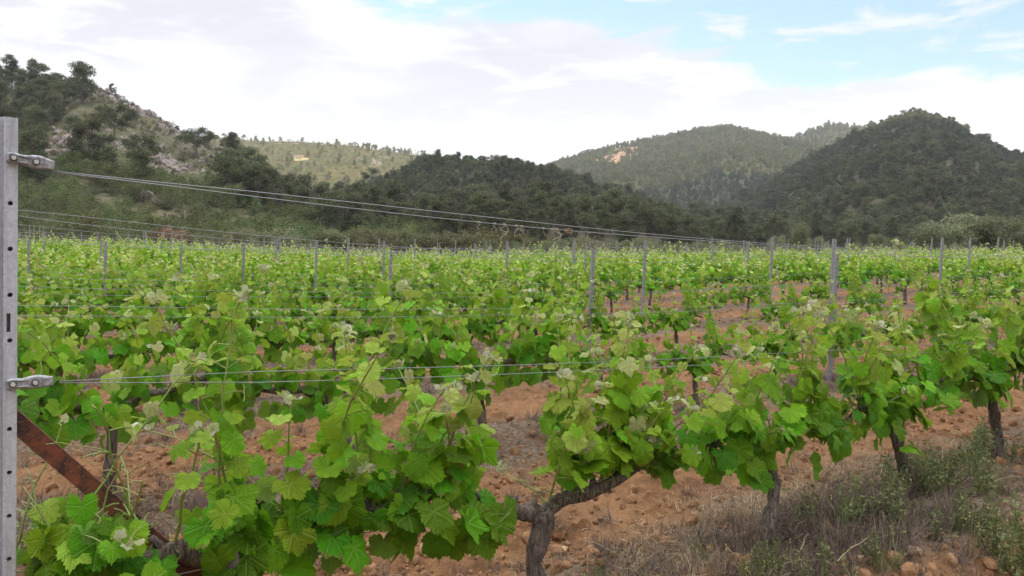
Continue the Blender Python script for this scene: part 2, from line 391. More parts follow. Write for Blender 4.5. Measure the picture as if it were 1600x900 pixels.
def build_ground():
    fa = np.concatenate([np.linspace(-40, 40, 520), np.linspace(40, 320, 70)[1:-1]])       # azimuth from +y, degrees
    ra = np.concatenate([[.25, .5], np.geomspace(.8, 70, 560), np.geomspace(75, 1900, 60)])
    A, RR = np.meshgrid(np.radians(fa), ra)
    x = RR*np.sin(A); y = RR*np.cos(A); z = G(x, y)
    nr, na = x.shape
    V = np.stack([x, y, z], -1).reshape(-1, 3)
    i = np.arange(nr-1)[:, None]*na; j = np.arange(na)[None]; j2 = (j+1) % na
    F = np.stack([i+j, i+na+j, i+na+j2, i+j2], -1).reshape(-1, 4)[:, ::-1]
    a = Acc(); a.add(V, F); a.add(V[:na], [list(range(na))])
    o = link('ground', a.mesh('ground', [M_SOIL])); tag(o, kind='structure')
build_ground()

HILLS = {}
def px2u(p): return (np.asarray(p, float)-CX)/FPX
class Hill:
    def __init__(s, name, D, F, sil, amp, mat, seed, rock=None, nu=240, ny=150):
        s.name, s.D, s.F, s.amp, s.seed, s.rock = name, D, F, amp, seed, rock
        s.pu = px2u([p for p, q in sil]); s.ph = (HY-np.array([q for p, q in sil], float))/FPX*D
        s.u0, s.u1 = s.pu[0], s.pu[-1]; HILLS[name] = s; s.mat = mat; s.nu, s.ny = nu, ny
    def h(s, x, y):
        x = np.asarray(x, float); y = np.asarray(y, float); u = x/np.maximum(y, 1)
        H = np.interp(u, s.pu, s.ph)
        q = np.clip((y-s.F)/(s.D-s.F), 0, 2.0); q = np.where(q > 1, 2-q, q)
        shp = q*q*(3-2*q)*.45+q*.55
        sc = 14.0/(s.D/220)
        k = s.D/220.
        nz = fbm(x/(38*k), y/(38*k), s.seed, 5, .5)*s.amp*np.minimum(1, H/(.04*s.D+1))*(.12+.88*np.sin(math.pi*np.clip(q, 0, 1)))
        h = H*shp+nz
        if s.rock is not None:
            rk = s.rockmask(x, y)
            h = h+rk*(np.abs(fbm(x/4.5, y/7, s.seed+9, 4, .6))*4.2-.8)
        return h-.4+.4*sm(H, 0, 4)-1.2*(1-sm(H*shp, 0, .8))
    def rockmask(s, x, y):
        u = x/np.maximum(y, 1); q = (y-s.F)/(s.D-s.F); m_ = 0
        for (cp, w, q0, qw, st) in s.rock:
            m_ = np.maximum(m_, st*np.exp(-((u-px2u(cp))/(w/FPX))**2-((q-q0)/qw)**2))
        return m_*sm(fbm(x/9, y/14, 77, 3), -.35, .15)
    def build(s):
        u = np.linspace(s.u0, s.u1, s.nu); yy = s.F+(np.linspace(0, 1, s.ny))*(s.D-s.F)*1.6
        U, Yv = np.meshgrid(u, yy); Xv = U*Yv; Z = s.h(Xv, Yv)
        Z[0, :] = np.minimum(Z[0, :], -1.0); Z[:, 0] = np.minimum(Z[:, 0], -1.5); Z[:, -1] = np.minimum(Z[:, -1], -1.5)
        nr, na = U.shape
        i = np.arange(nr-1)[:, None]*na; j = np.arange(na-1)[None]
        F = np.stack([i+j, i+j+1, i+na+j+1, i+na+j], -1).reshape(-1, 4)
        rk = (s.rockmask(Xv, Yv) if s.rock is not None else np.zeros_like(Xv)).ravel()
        a = Acc(); a.add(np.stack([Xv, Yv, Z], -1).reshape(-1, 3), F, rock=rk)
        o = link(s.name, a.mesh(s.name, [s.mat])); tag(o, kind='structure')
hA = Hill('rocky_hill', 220, 60, [(-700, 380), (-560, 200), (-300, 80), (-100, 100), (0, 128), (60, 142), (90, 145), (130, 124), (180, 140), (230, 172), (280, 202), (330, 226), (380, 262), (430, 300), (500, 335), (560, 358), (640, 380)], 7, M_HA, 11,
          rock=[(165, 55, .92, .13, 1.3), (235, 52, .88, .15, 1.2), (300, 38, .80, .10, .7), (360, 30, .97, .10, .85), (100, 60, .5, .1, .8), (250, 80, .5, .12, .75)], nu=420, ny=260)
hB = Hill('heath_hill', 700, 380, [(80, 380), (150, 300), (250, 240), (330, 211), (400, 219), (480, 221), (540, 226), (600, 235), (660, 242), (720, 258), (800, 290), (900, 380)], 14, M_HB, 23, rock=[(480, 60, .9, .05, .6), (600, 60, .7, .1, .6)])
hC = Hill('wooded_hill', 330, 85, [(380, 380), (430, 350), (480, 332), (560, 312), (620, 288), (660, 268), (700, 262), (760, 268), (860, 277), (900, 289), (1000, 318), (1060, 338), (1150, 358), (1250, 370), (1330, 380)], 8, M_HC, 31, rock=[(815, 62, .42, .17, 1.2), (745, 18, .5, .1, .9)])
hD = Hill('far_wooded_hill', 900, 450, [(700, 380), (780, 310), (865, 256), (900, 245), (960, 229), (1010, 219), (1060, 210), (1130, 198), (1160, 204), (1215, 217), (1240, 222), (1300, 240), (1400, 280), (1500, 380)], 22, M_HD, 41, rock=[(968, 24, .83, .10, 2.2), (940, 12, .80, .07, 1.6)])
hE = Hill('farthest_hill', 1050, 600, [(1100, 380), (1180, 250), (1240, 214), (1290, 196), (1340, 200), (1400, 215), (1500, 260), (1600, 380)], 12, M_HD, 43)
hF = Hill('steep_wooded_hill', 500, 130, [(950, 380), (1060, 360), (1150, 326), (1220, 284), (1250, 259), (1300, 232), (1350, 207), (1400, 190), (1430, 183), (1470, 192), (1500, 207), (1540, 230), (1580, 253), (1620, 268), (1700, 305), (1900, 380)], 16, M_HC, 53,
          rock=[(1568, 10, 1.0, .05, 1.2), (1545, 50, .8, .2, .55)])
for hh_ in HILLS.values(): hh_.build()
# the ridge behind the vineyard that keeps the low sun off the valley floor
def build_ridge():
    su = np.linspace(-1, 1, 140); sv2 = np.linspace(-1, 1, 60)
    A, B = np.meshgrid(su, sv2)
    perp = np.array([-SUN_DIR[1], SUN_DIR[0]])
    x = SUN_DIR[0]*(520+B*330)+perp[0]*A*1150; y = SUN_DIR[1]*(520+B*330)+perp[1]*A*1150
    cr = 172*(1-np.abs(B)**1.35)*np.clip(1-np.abs(A)**4, 0, 1)
    z = cr+fbm(x/90, y/90, 71, 5)*26*sm(cr, 5, 60)-2
    nr, na = x.shape; i = np.arange(nr-1)[:, None]*na; j = np.arange(na-1)[None]
    F = np.stack([i+j, i+na+j, i+na+j+1, i+j+1], -1).reshape(-1, 4)[:, ::-1]
    a = Acc(); a.add(np.stack([x, y, z], -1).reshape(-1, 3), F, rock=np.zeros(x.size))
    tag(link('sunset_ridge', a.mesh('sunset_ridge', [M_HC])), kind='structure')
build_ridge()
def hill_z(x, y):
    z = G(x, y)
    for hh_ in HILLS.values():
        u = x/np.maximum(y, 1); ok = (u > hh_.u0) & (u < hh_.u1) & (y > hh_.F) & (y < hh_.F+1.6*(hh_.D-hh_.F))
        z = np.where(ok, np.maximum(z, hh_.h(x, y)), z)
    return z

# ------------------------------------------------------------------ one-object scatter through geometry nodes ("stuff")
def scatter(name, pts, rots, scl, idx, sources, label=None, cat=None):
    me = bpy.data.meshes.new(name); me.vertices.add(len(pts)); me.vertices.foreach_set('co', np.asarray(pts, float).ravel())
    for nm, ty, vals, key in (('rot', 'FLOAT_VECTOR', rots, 'vector'), ('scl', 'FLOAT', scl, 'value'), ('vi', 'INT', idx, 'value')):
        at = me.attributes.new(nm, ty, 'POINT'); at.data.foreach_set(key, np.asarray(vals, int if ty == 'INT' else float).ravel())
    me.update(); o = link(name, me)
    ng = bpy.data.node_groups.new(name, 'GeometryNodeTree')
    ng.interface.new_socket('Geometry', in_out='INPUT', socket_type='NodeSocketGeometry')
    ng.interface.new_socket('Geometry', in_out='OUTPUT', socket_type='NodeSocketGeometry')
    gn = NT(ng); gi = gn('NodeGroupInput'); go = gn('NodeGroupOutput'); jn = gn('GeometryNodeJoinGeometry')
    def na_(nm, ty): return gn('GeometryNodeInputNamedAttribute', data_type=ty, ins={'Name': nm})
    def o_(node): return [q for q in node.outputs if q.enabled and q.name == 'Attribute'][0]
    er = gn('FunctionNodeEulerToRotation', ins={0: o_(na_('rot', 'FLOAT_VECTOR'))})
    sc_ = o_(na_('scl', 'FLOAT')); vi_ = o_(na_('vi', 'INT'))
    for k, s in enumerate(sources):
        oi = gn('GeometryNodeObjectInfo', transform_space='ORIGINAL'); oi.inputs['Object'].default_value = s
        cp = gn('FunctionNodeCompare', data_type='INT', operation='EQUAL')
        ng.links.new(vi_, cp.inputs[2]); cp.inputs[3].default_value = k
        ip = gn('GeometryNodeInstanceOnPoints')
        ng.links.new(gi.outputs[0], ip.inputs['Points']); ng.links.new(cp.outputs[0], ip.inputs['Selection'])
        ng.links.new(oi.outputs['Geometry'], ip.inputs['Instance']); ng.links.new(er.outputs[0], ip.inputs['Rotation']); ng.links.new(sc_, ip.inputs['Scale'])
        ng.links.new(ip.outputs[0], jn.inputs[0])
    ng.links.new(jn.outputs[0], go.inputs[0])
    mod = o.modifiers.new('scatter', 'NODES'); mod.node_group = ng
    tag(o, label, cat, kind='stuff')
    return o
def src(name, me): return bpy.data.objects.new(name, me)      # mesh holder used only inside a scatter

# ------------------------------------------------------------------ vines
LOBE_D = [0, 11, 21, 29, 38, 51, 64, 77, 85, 97, 112, 130, 150, 165, 174, 180]
LOBE_R = [1.0, .92, .82, .73, .83, .95, .88, .74, .69, .79, .83, .78, .70, .54, .28, .12]
def leaf_template(nout, serr, rings, seed):
    rg = np.random.default_rng(seed)
    half = np.linspace(0, 180, nout//2+1)
    th = np.concatenate([half, -half[-2:0:-1]])
    rnd_ = rg.uniform(-.25, .75)                       # some leaves are rounder, some more deeply cut
    base = np.interp(np.abs(th), LOBE_D, LOBE_R); env = np.interp(np.abs(th), [0, 50, 112, 150, 172, 180], [1.0, .96, .86, .74, .34, .15])
    r = base+(env-base)*rnd_; r = r*(1+rg.normal(0, .035, len(th)))*(1+.06*np.sin(np.radians(th)*2+rg.uniform(0, 6))+.05*np.sin(np.radians(th)*5+rg.uniform(0, 6)))
    if serr: r = r*(1+serr*np.where(np.arange(len(th)) % 2 == 0, 1, -1)*rg.uniform(.4, 1.5, len(th)))
    a = np.radians(th); V = [[0, 0, 0]]; nt = len(th)
    fold = rg.uniform(-.05, .38); cup = rg.uniform(-.05, .55); tw = rg.normal(0, .16); ph = rg.uniform(0, 6)
    for q in rings:
        rr = r*q
        if q < 1: rr = np.interp(np.abs(th), [0, 90, 165, 180], [.9, .72, .5, .2])*q
        x = rr*np.cos(a); y = rr*np.sin(a)
        crease = .06*np.cos(np.radians(np.abs(th))*7.0)*rr
        z = fold*np.abs(y)-cup*rr**2*(1.0+.5*np.cos(a))+crease+.06*np.sin(a*4+ph)*rr**2+.035*np.sin(a*9+ph*2)*rr**3+tw*x*y
        V += list(np.stack([x, y, z], 1))
    V = np.array(V); F = []
    j = np.arange(nt); j2 = (j+1) % nt
    F += np.stack([np.zeros(nt, int), 1+j, 1+j2], 1).tolist()
    for k in range(len(rings)-1):
        b = 1+k*nt; F += np.stack([b+j, b+nt+j, b+nt+j2], 1).tolist(); F += np.stack([b+j, b+nt+j2, b+j2], 1).tolist()
    return V, np.array(F)
TPL = {'hero': [leaf_template(64, .055, (.42, .75, 1.0), s) for s in range(1, 15)],
       'mid': [leaf_template(20, .03, (1.0,), s) for s in range(31, 39)],
       'far': [leaf_template(8, 0, (1.0,), s) for s in (21, 22, 23)]}
def nrmz(v): return v/(np.linalg.norm(v, axis=-1, keepdims=True)+1e-9)
def add_leaves(acc, tp, pos, T, N, size, age, rng):
    T = nrmz(T); N = nrmz(N-T*np.sum(N*T, -1, keepdims=True)); B = np.cross(N, T)
    which = rng.integers(0, len(tp), len(pos))
    for k, (V, F) in enumerate(tp):
        s = which == k; c = int(s.sum())
        if not c: continue
        M = np.stack([T[s], B[s], N[s]], -1)*size[s][:, None, None]
        st = np.ones((c, 1, 3)); st[:, 0, 1] = rng.uniform(.86, 1.12, c)
        W = np.einsum('nij,nvj->nvi', M, V[None]*st)+pos[s][:, None]
        FF = (F[None]+(np.arange(c)*len(V))[:, None, None]).reshape(-1, 3)
        nv = len(V)
        acc.add(W.reshape(-1, 3), FF, age=np.repeat(age[s], nv), rnd=np.repeat(rng.random(c), nv), lc=np.tile(V*np.array([1, 1, 0]), (c, 1))+np.repeat(np.array([0, 0, 1.0])*rng.random((c, 1))*9, nv, 0))

def gen_vine(seed, lod, armL=.55, armR=.55, lsz=1.0, hang=(1, 1), shoot=(1, 1), hside=(1, 1), avoid=None, hmul=1.0, lush=1.0, lean=(0, 0), hc=.56, rad=.04, fork=0.06, tall=None):
    """vine centred on its trunk; local x runs along the row, y across it. returns {part: mesh}"""
    rng = np.random.default_rng(seed)
    wood, shoots, leaves, tend = Acc(), Acc(), Acc(), Acc()
    ns = {'hero': 14, 'mid': 7, 'far': 4}[lod]; nseg = {'hero': 22, 'mid': 9, 'far': 5}[lod]
    # trunk
    s = np.linspace(0, 1, nseg); wob = rng.normal(0, 1, (4,))
    tx = lean[0]*(s-1)+.035*np.sin(s*6+wob[0])*np.clip(wob[1], -1.3, 1.3)*np.sin(math.pi*s); ty = lean[1]*(s-1)+.025*np.sin(s*4+wob[2])*wob[3]*(1-s)
    P = np.stack([tx, ty, -.08+(hc+.05)*s], 1)
    rr = rad*(1.25-.55*s+.25*np.exp(-(s/.12)**2)+.45*np.exp(-((s-1)/.12)**2))*(1+.13*np.sin(s*17+wob[1]*3)+.07*np.sin(s*31+wob[2]*3))
    v, f = tube(P, rr, ns, True, .11 if lod == 'hero' else 0, rng); wood.add(v, f)
    arms = []
    for sgn, L in ((-1, armL), (1, armR)):
        if L <= 0: continue
        q = np.linspace(0, 1, max(4, nseg-4))
        ax = sgn*L*q; az = hc-.03-fork*(1-q)**3+.05*np.sin(q*3.1)+.018*np.sin(q*11+wob[0])+rng.normal(0, .03)*q
        ay = .02*np.sin(q*7+wob[2])
        A = np.stack([ax, ay, az], 1)
        ar = rad*(.80-.38*q)*(1+.14*np.sin(q*23+wob[3]*4))
        v, f = tube(A, ar, ns, True, .07 if lod == 'hero' else 0, rng); wood.add(v, f)
        arms.append((sgn, L, A))
        if lod == 'hero':                                   # knobbly spurs
            for k in range(int(L/.10)):
                t_ = (k+.6)/(L/.10); p0 = np.array([np.interp(t_, q, A[:, i]) for i in range(3)])
                d = np.array([rng.normal(0, .02), rng.normal(0, .02), .05])
                v, f = tube(np.stack([p0, p0+d*.6, p0+d]), [.016, .013, .010], 7, True, .1, rng); wood.add(v, f)
    # shoots
    step = {'hero': .095, 'mid': .11, 'far': .125}[lod]
    LP, LT, LN, LS, LA = [], [], [], [], []
    def leaf(p, T, N, s, a): LP.append(p); LT.append(T); LN.append(N); LS.append(s); LA.append(a)
    for sgn, L, A in arms:
        hg = hang[0] if sgn < 0 else hang[1]
        q = np.linspace(0, 1, len(A))
        m_ = int(max(2, int(L/step))*(shoot[0] if sgn < 0 else shoot[1]))
        for k in range(m_):
            for rep in range(2 if rng.random() < .35 else 1):
                t_ = (k+rng.uniform(.2, .9))/m_
                p0 = np.array([np.interp(t_, q, A[:, i]) for i in range(3)])
                big = rng.random()
                Ls = (rng.uniform(.14, .34) if big < .34 else rng.uniform(.34, .62) if big < .84 else rng.uniform(.62, .86))*hmul*(hside[0] if sgn < 0 else hside[1])
                out_y = rng.normal(0, .34); al = rng.normal(0, .28)
                if big < .34 and rng.random() < .5: out_y = rng.choice([-1, 1])*rng.uniform(.5, 1.2)
                d = nrmz(np.array([al, out_y, 1.0]))
                if tall and rep == 0 and any(abs(sgn*L*t_-tx_) < step*.55 for tx_, tl_ in tall):
                    tl_ = [tl_ for tx_, tl_ in tall if abs(sgn*L*t_-tx_) < step*.55][0]; Ls = tl_; d = nrmz(np.array([rng.normal(0, .05), rng.normal(0, .05), 1.0])); out_y = .05
                nn = max(4, int(Ls/.065)); ss = np.linspace(0, 1, nn)
                bend = np.array([rng.normal(0, .10), np.sign(out_y)*abs(rng.normal(0, .16)), -.05-.28*abs(out_y)])
                Q = p0+d*Ls*ss[:, None]+bend*(Ls*ss[:, None]**2)
                Q[:, :2] += .008*np.sin(np.arange(nn)*2.4)[:, None]
                if lod != 'far':
                    v, f = tube(Q, .0052-.0034*ss if lod == 'hero' else .0045-.0025*ss, 6 if lod == 'hero' else 3, False); shoots.add(v, f)
                az0 = rng.uniform(0, 6.28); side = rng.choice([-1, 1])
                for i in range(nn):
                    fr = i/(nn-1)
                    for sub in range(2 if (rng.random() < (.75*lush if fr < .75 else .25)) else 1):
                        side = -side
                        azm = (math.pi/2*side)+rng.normal(0, .75)
                        o = np.array([math.cos(azm), math.sin(azm), 0])
                        topness = fr*min(1, Ls/.45)
                        sz = (.066+.030*rng.random())*lsz*(1-.62*topness**1.6)*(.75 if sub else 1.0)*rng.uniform(.75, 1.12)
                        if lod == 'far': sz *= 1.12
                        pet = rng.uniform(.035, .10)*(1-.5*topness)
                        up = rng.uniform(-.1, .8)
                        pv = nrmz(o+np.array([0, 0, up]))*pet
                        p = Q[i]+pv
                        dr = rng.normal(.85 if topness < .7 else .5, .38)
                        T = o*math.cos(dr)+np.array([0, 0, -math.sin(dr)])+rng.normal(0, .22, 3)
                        N = o*math.sin(dr)+np.array([0, 0, math.cos(dr)])+rng.normal(0, .28, 3)
                        ag = np.clip(.13+.60*topness+.05+rng.normal(0, .14), 0, .82)
                        leaf(p, T, N, sz, ag)
                        if lod == 'hero': v, f = tube(np.stack([Q[i], Q[i]+pv*.6+np.array([0, 0, .004]), p]), [.0022, .0017, .0015], 5, False); shoots.add(v, f)
                # downy pale growing tip
                if Ls > .22 or rng.random() < .6:
                    for _ in range({'hero': 6, 'mid': 5, 'far': 4}[lod]):
                        o = nrmz(np.array([rng.normal(), rng.normal(), rng.uniform(.2, 1.4)]))
                        leaf(Q[-1]+o*rng.uniform(.006, .03), o, nrmz(rng.normal(0, 1, 3)), rng.uniform(.009, .020)*(1.5 if lod == 'far' else 1), rng.uniform(.86, 1.0))
                if lod == 'hero' and Ls > .38 and rng.random() < .7:       # curling tendril
                    b = Q[int(nn*.7)]; o = nrmz(np.array([rng.normal(0, .6), rng.normal(), rng.uniform(-.3, .9)]))
                    tt = np.linspace(0, 1, 14); C = b+o*tt[:, None]*rng.uniform(.08, .16)
                    C += np.stack([.012*np.sin(tt*9)*tt, .012*np.cos(tt*9)*tt, -.03*tt**2], 1)
                    v, f = tube(C, .0013, 4, False); shoots.add(v, f)
        # leaves hanging under the arm
        for k in range(int(L*{'hero': 26, 'mid': 22, 'far': 10}[lod]*lush*hg)):
            t_ = rng.random(); p0 = np.array([np.interp(t_, q, A[:, i]) for i in range(3)])
            side = rng.choice([-1, 1]); azm = math.pi/2*side+rng.normal(0, .6)
            o = np.array([math.cos(azm), math.sin(azm), 0]); dr = rng.normal(1.05, .3)
            p = p0+o*rng.uniform(.04, .16)+np.array([0, 0, rng.uniform(-.15, .12)])
            leaf(p, o*math.cos(dr)+np.array([0, 0, -math.sin(dr)])+rng.normal(0, .2, 3), o*math.sin(dr)+np.array([0, 0, math.cos(dr)])+rng.normal(0, .2, 3), rng.uniform(.055, .10)*lsz*(1.3 if lod == 'far' else 1), np.clip(rng.normal(.20, .12), 0, 1))
    LP, LT, LN, LS, LA = map(np.array, (LP, LT, LN, LS, LA))
    if avoid is not None:
        kp = ~avoid(LP)|(rng.random(len(LP)) < .05); LP, LT, LN, LS, LA = LP[kp], LT[kp], LN[kp], LS[kp], LA[kp]
    add_leaves(leaves, TPL[lod], LP, LT, LN, LS, LA, rng)
    res = {'trunk': wood.mesh('trunk', [M_BARK]), 'foliage': leaves.mesh('foliage', [M_LEAF if lod != 'far' else M_LEAF2])}
    if lod != 'far': res['shoots'] = shoots.mesh('shoots', [M_SHOOT])
    return res

ROWANG = R(37)
def row_pt(k, px=None, t=None):
    c = C0+k*DR
    if px is not None:
        u = (px-CX)/FPX; z = c/(ROWN[0]*u+ROWN[1]); return np.array([u*z, z])
    return END0+k*DR*ROWN+ROWD*t
_e = None
u_ = (12-CX)/FPX; z_ = C0/(ROWN[0]*u_+ROWN[1]); END0 = np.array([u_*z_, z_])
ORD = ['first', 'second', 'third', 'fourth', 'fifth', 'sixth', 'seventh', 'eighth', 'ninth', 'tenth', 'eleventh', 'twelfth', 'thirteenth', 'fourteenth', 'fifteenth', 'sixteenth', 'seventeenth', 'eighteenth', 'nineteenth', 'twentieth']

def put_vine(meshes, x, y, rz, s, label, group):
    e = link('grapevine', None, loc=(x, y, g1(x, y))); e.rotation_euler = (0, 0, rz); e.scale = (s,)*3; e.empty_display_size = .1
    for nm, me in meshes.items(): link(nm, me, parent=e)
    tag(e, label, 'grapevine', group); return e
# near row: five individual hero vines
def clear_of_brace(org):
    # growth is kept off the post and its brace, as tied and trimmed on the real one
    def f(P):
        w = org[None]+P[:, :1]*ROWD+P[:, 1:2]*ROWN; u = w[:, 0]/w[:, 1]*FPX+CX; v = HY+FPX*(CAMH-P[:, 2])/w[:, 1]
        line = 645+.96*(u-25)
        return (w[:, 1] < 2.6) & (((u < 290) & (v < line+64) & (v > line-95)) | ((u < 195) & (v < line)) | (u < 45))
    return f
hero = [  # px, armL, armR, seed, options, label
    (345, .48, .90, 101, dict(hmul=.98, lush=1.75, hc=.60, lsz=.88, hang=(1.5, 1.6), shoot=(1.7, 1.7), hside=(.75, 1), tall=[(.03, .84), (.42, .62)]), 'large leafy grapevine in the nearest row, growing against the rusty brace'),
    (850, .25, .76, 102, dict(hmul=.90, lush=1.7, hc=.51, fork=.04, rad=.040, lsz=.95, hang=(0, .5), shoot=(.0, 2.6), tall=[(.12, .74), (.40, .66)], avoid=lambda P: (P[:, 2] < .60) & (P[:, 0] < .56)), 'grapevine whose thick bare forked trunk stands at the bottom middle'),
    (1210, .58, .52, 103, dict(hmul=.84, lush=1.4, hc=.53, lean=(.07, .02), rad=.030, lsz=.95, shoot=(1.3, 1.2), tall=[(.25, .62)]), 'grapevine on a slim upright trunk with a dry grass mat round its foot'),
    (1400, .55, .55, 104, dict(hmul=.92, lush=1.4, hc=.53, lean=(-.24, .0), rad=.032, lsz=.95, shoot=(1.2, 1.2)), 'grapevine with a slanting trunk beside the green weeds in the nearest row'),
    (1560, .62, .62, 105, dict(hmul=1.3, lush=1.8, hc=.62, lean=(-.08, .0), rad=.032), 'tall bushy grapevine in the nearest row at the right edge of the photo'),
]
for (px, aL, aR, seed, kw, lab) in hero:
    p = row_pt(0, px=px)
    if px < 400: kw['avoid'] = clear_of_brace(p)
    put_vine(gen_vine(seed, 'hero', aL, aR, **kw), p[0], p[1], ROWANG, 1.0, lab, 'grapevines of the nearest row')
p = row_pt(0, px=1560)+ROWD*1.25
put_vine(gen_vine(106, 'hero', .6, .6, hmul=1.15, lush=1.6, hc=.62), p[0], p[1], ROWANG, 1.0, 'grapevine at the far end of the nearest row, behind the bushy one', 'grapevines of the nearest row')
p = row_pt(0, px=345)-ROWD*.90+ROWN*.06
put_vine(gen_vine(107, 'hero', .10, .46, shoot=(1, 1.5), hmul=1.0, lush=1.2, hc=.44, lsz=.70, avoid=clear_of_brace(p)), p[0], p[1], ROWANG, 1.0, 'low grapevine arm of large leaves below the rusty brace beside the end post', 'grapevines of the nearest row')

MID = [gen_vine(200+i, 'mid', .62, .62, hmul=(1.0, 1.22, .86, 1.3, 1.08, .95, 1.2, 1.1)[i], lush=(1.6, 1.8, 1.3, 1.9, 1.5, 1.2, 1.7, 1.9)[i], lsz=.92, hang=(1.25, 1.25), lean=((-1)**i*.09*(i % 3), .03*(i % 2)), rad=.031) for i in range(8)]
FAR = [gen_vine(300+i, 'far', .62, .62, hmul=(1.0, 1.3, .9, 1.2, 1.1, 1.0)[i], lush=(1.1, 1.3, .9, 1.3, 1.2, 1.0)[i]) for i in range(6)]
rv = random.Random(7)
cands = []
for k in range(1, 26):
    anchor = row_pt(1, px=750) if k == 1 else END0+k*DR*ROWN+ROWD*rv.uniform(.4, 1.2)
    base_t = float(np.dot(anchor-(END0+k*DR*ROWN), ROWD)); t0 = base_t % 1.2
    for i in range(0, 120):
        t = t0+1.2*i+rv.uniform(-.06, .06); p = END0+k*DR*ROWN+ROWD*t
        if p[1] > 49: break
        if abs(p[0])/p[1] > .64+1.1/p[1]: continue
        if rv.random() < .03 and k > 2: continue
        if k in (2, 3) and 1000 < p[0]/p[1]*FPX+CX < 1500 and rv.random() < .30: continue
        cands.append((p[1], k, t, p))
cands.sort(key=lambda q: q[0])
indiv = cands[:293]; rest = cands[293:]
cnt = {}
for (yd, k, t, p) in sorted(indiv, key=lambda q: (q[1], q[2])):
    cnt[k] = cnt.get(k, 0)+1
    near = yd < 17
    ms = rv.choice(MID if near else FAR)
    if not near: ms = {q: w for q, w in ms.items()}
    if k <= 6 and cnt[k] <= len(ORD):
        lab = f'leafy green grapevine, {ORD[cnt[k]-1]} from the left in the {ORD[k]} row from the camera'; grp = f'grapevines of the {ORD[k]} row'
    elif k <= 6:
        lab = f'small grapevine towards the right end of the {ORD[k]} row from the camera'; grp = f'grapevines at the right end of the {ORD[k]} row'
    else:
        lab = f'low grapevine standing in the {ORD[k] if k < 20 else "last"} row from the camera'; grp = f'grapevines of the {ORD[k] if k < 20 else "last"} row'
    sv_ = rv.uniform(.92, 1.10); pxv = p[0]/p[1]*FPX+CX
    if k <= 4 and near and pxv > 900: ms = MID[rv.choice((0, 2, 5))]; sv_ *= .80 if k < 4 else .9
    rz = ROWANG+(math.pi if rv.random() < .5 else 0)+rv.gauss(0, .05)
    put_vine(ms, p[0], p[1], rz, sv_, lab, grp)
if rest:
    srcs = []
    for i, ms in enumerate(FAR): srcs.append(src('vine_source', ms['foliage']))
    pts = [(q[3][0], q[3][1], g1(q[3][0], q[3][1])) for q in rest]
    scatter('distant_grapevines', pts, [(0, 0, ROWANG+rv.choice([0, math.pi])) for _ in rest], [rv.uniform(.95, 1.12) for _ in rest], [rv.randrange(len(srcs)) for _ in rest], srcs,
            'distant carpet of grapevine foliage at the back of the vineyard', 'vineyard')
print('vines', len(cands), 'rest', len(rest))

# ------------------------------------------------------------------ posts
LEAN = math.tan(R(2.4))
def post_mesh(H, w=.038, d=.035, detail=True):
    a = Acc(); t = .004
    # open C profile, flange with hook notches
    prof = [(-w/2, -d/2), (w/2, -d/2), (w/2, d/2), (w/2-t, d/2), (w/2-t, -d/2+t), (.006, -d/2+t), (.004, -d/2+t+.004), (-.004, -d/2+t+.004), (-.006, -d/2+t), (-w/2+t, -d/2+t), (-w/2+t, d/2), (-w/2, d/2)]
    m_ = len(prof); V = [(x, y, z) for z in (-.15, H) for x, y in prof]
    F = [[i, (i+1) % m_, m_+(i+1) % m_, m_+i] for i in range(m_)]+[list(range(m_))[::-1], [m_+i for i in range(m_)]]
    a.add(V, F)
    if detail:
        z = .25
        while z < H-.03:
            for s in (-1, 1):
                v, f = box_v((s*(w/2+.003), -d/2+.006, z), (.007, .012, .022)); a.add(v, f)
            v, f = box_v((0, -d/2-.0005, z+.04), (.008, .003, .014)); a.add(v, f, mat=1)
            z += .10
    return a.mesh('trellis_post', [M_POST, M_DARK], smooth=False)
PM = post_mesh(1.45)
def put_post(x, y, ztop, label, group=None, rz=None, lean=LEAN, lnx=None):
    z0 = g1(x, y); o = link('trellis_post', PM, loc=(x, y, z0)); s = (ztop-z0)/1.45
    o.scale = (1, 1, s); o.rotation_euler = (0, math.atan(lean if lnx is None else lnx), ROWANG*.5 if rz is None else rz)
    return tag(o, label, 'post', group)
def ztop(yd, py): return CAMH+(HY-py)/FPX*yd
named = [(1300, 397, 1, 'thick steel trellis post right of centre, tallest in the second row'),
         (920, 388, 2, 'steel trellis post in the third row, just right of the photo centre'),
         (605, 393, 3, 'steel trellis post left of centre standing deep in vine leaves'),
         (375, 378, 4, 'steel trellis post above the vines in the left third of the photo'),
         (160, 376, 5, 'steel trellis post nearest the left side above the leaves'),
         (788, 377, 4, 'steel trellis post straight below the hanging dry tendrils'),
         (1202, 370, 3, 'steel trellis post where the high wires seem to end'),
         (1467, 371, 2, 'steel trellis post in front of the pale olive trees'),
         (1512, 371, 3, 'slim steel post right beside the post before the olive trees'),
         (1297, 373, 2, 'slim steel post standing directly behind the thick right post'),
         (1003, 375, 3, 'steel trellis post between the centre post and the bent one'),
         (490, 375, 5, 'grey steel post second to the left of the leafy centre post'),
         (541, 371, 6, 'thin grey post next to the second post left of centre'),
         (596, 376, 5, 'thin grey post rising just behind the left centre post'),
         (645, 373, 7, 'thin grey post left of the post below the tendrils'),
         (280, 368, 7, 'thin grey post between the two left trellis posts'),
         (40, 374, 6, 'pale post immediately right of the big end post'),
         (912, 379, 5, 'thin post close behind the post right of centre')]
POSTS = []
for (px, py, k, lab) in named:
    p = row_pt(k, px=px); POSTS.append((k, p)); put_post(p[0], p[1], ztop(p[1], py), lab, 'steel trellis posts')
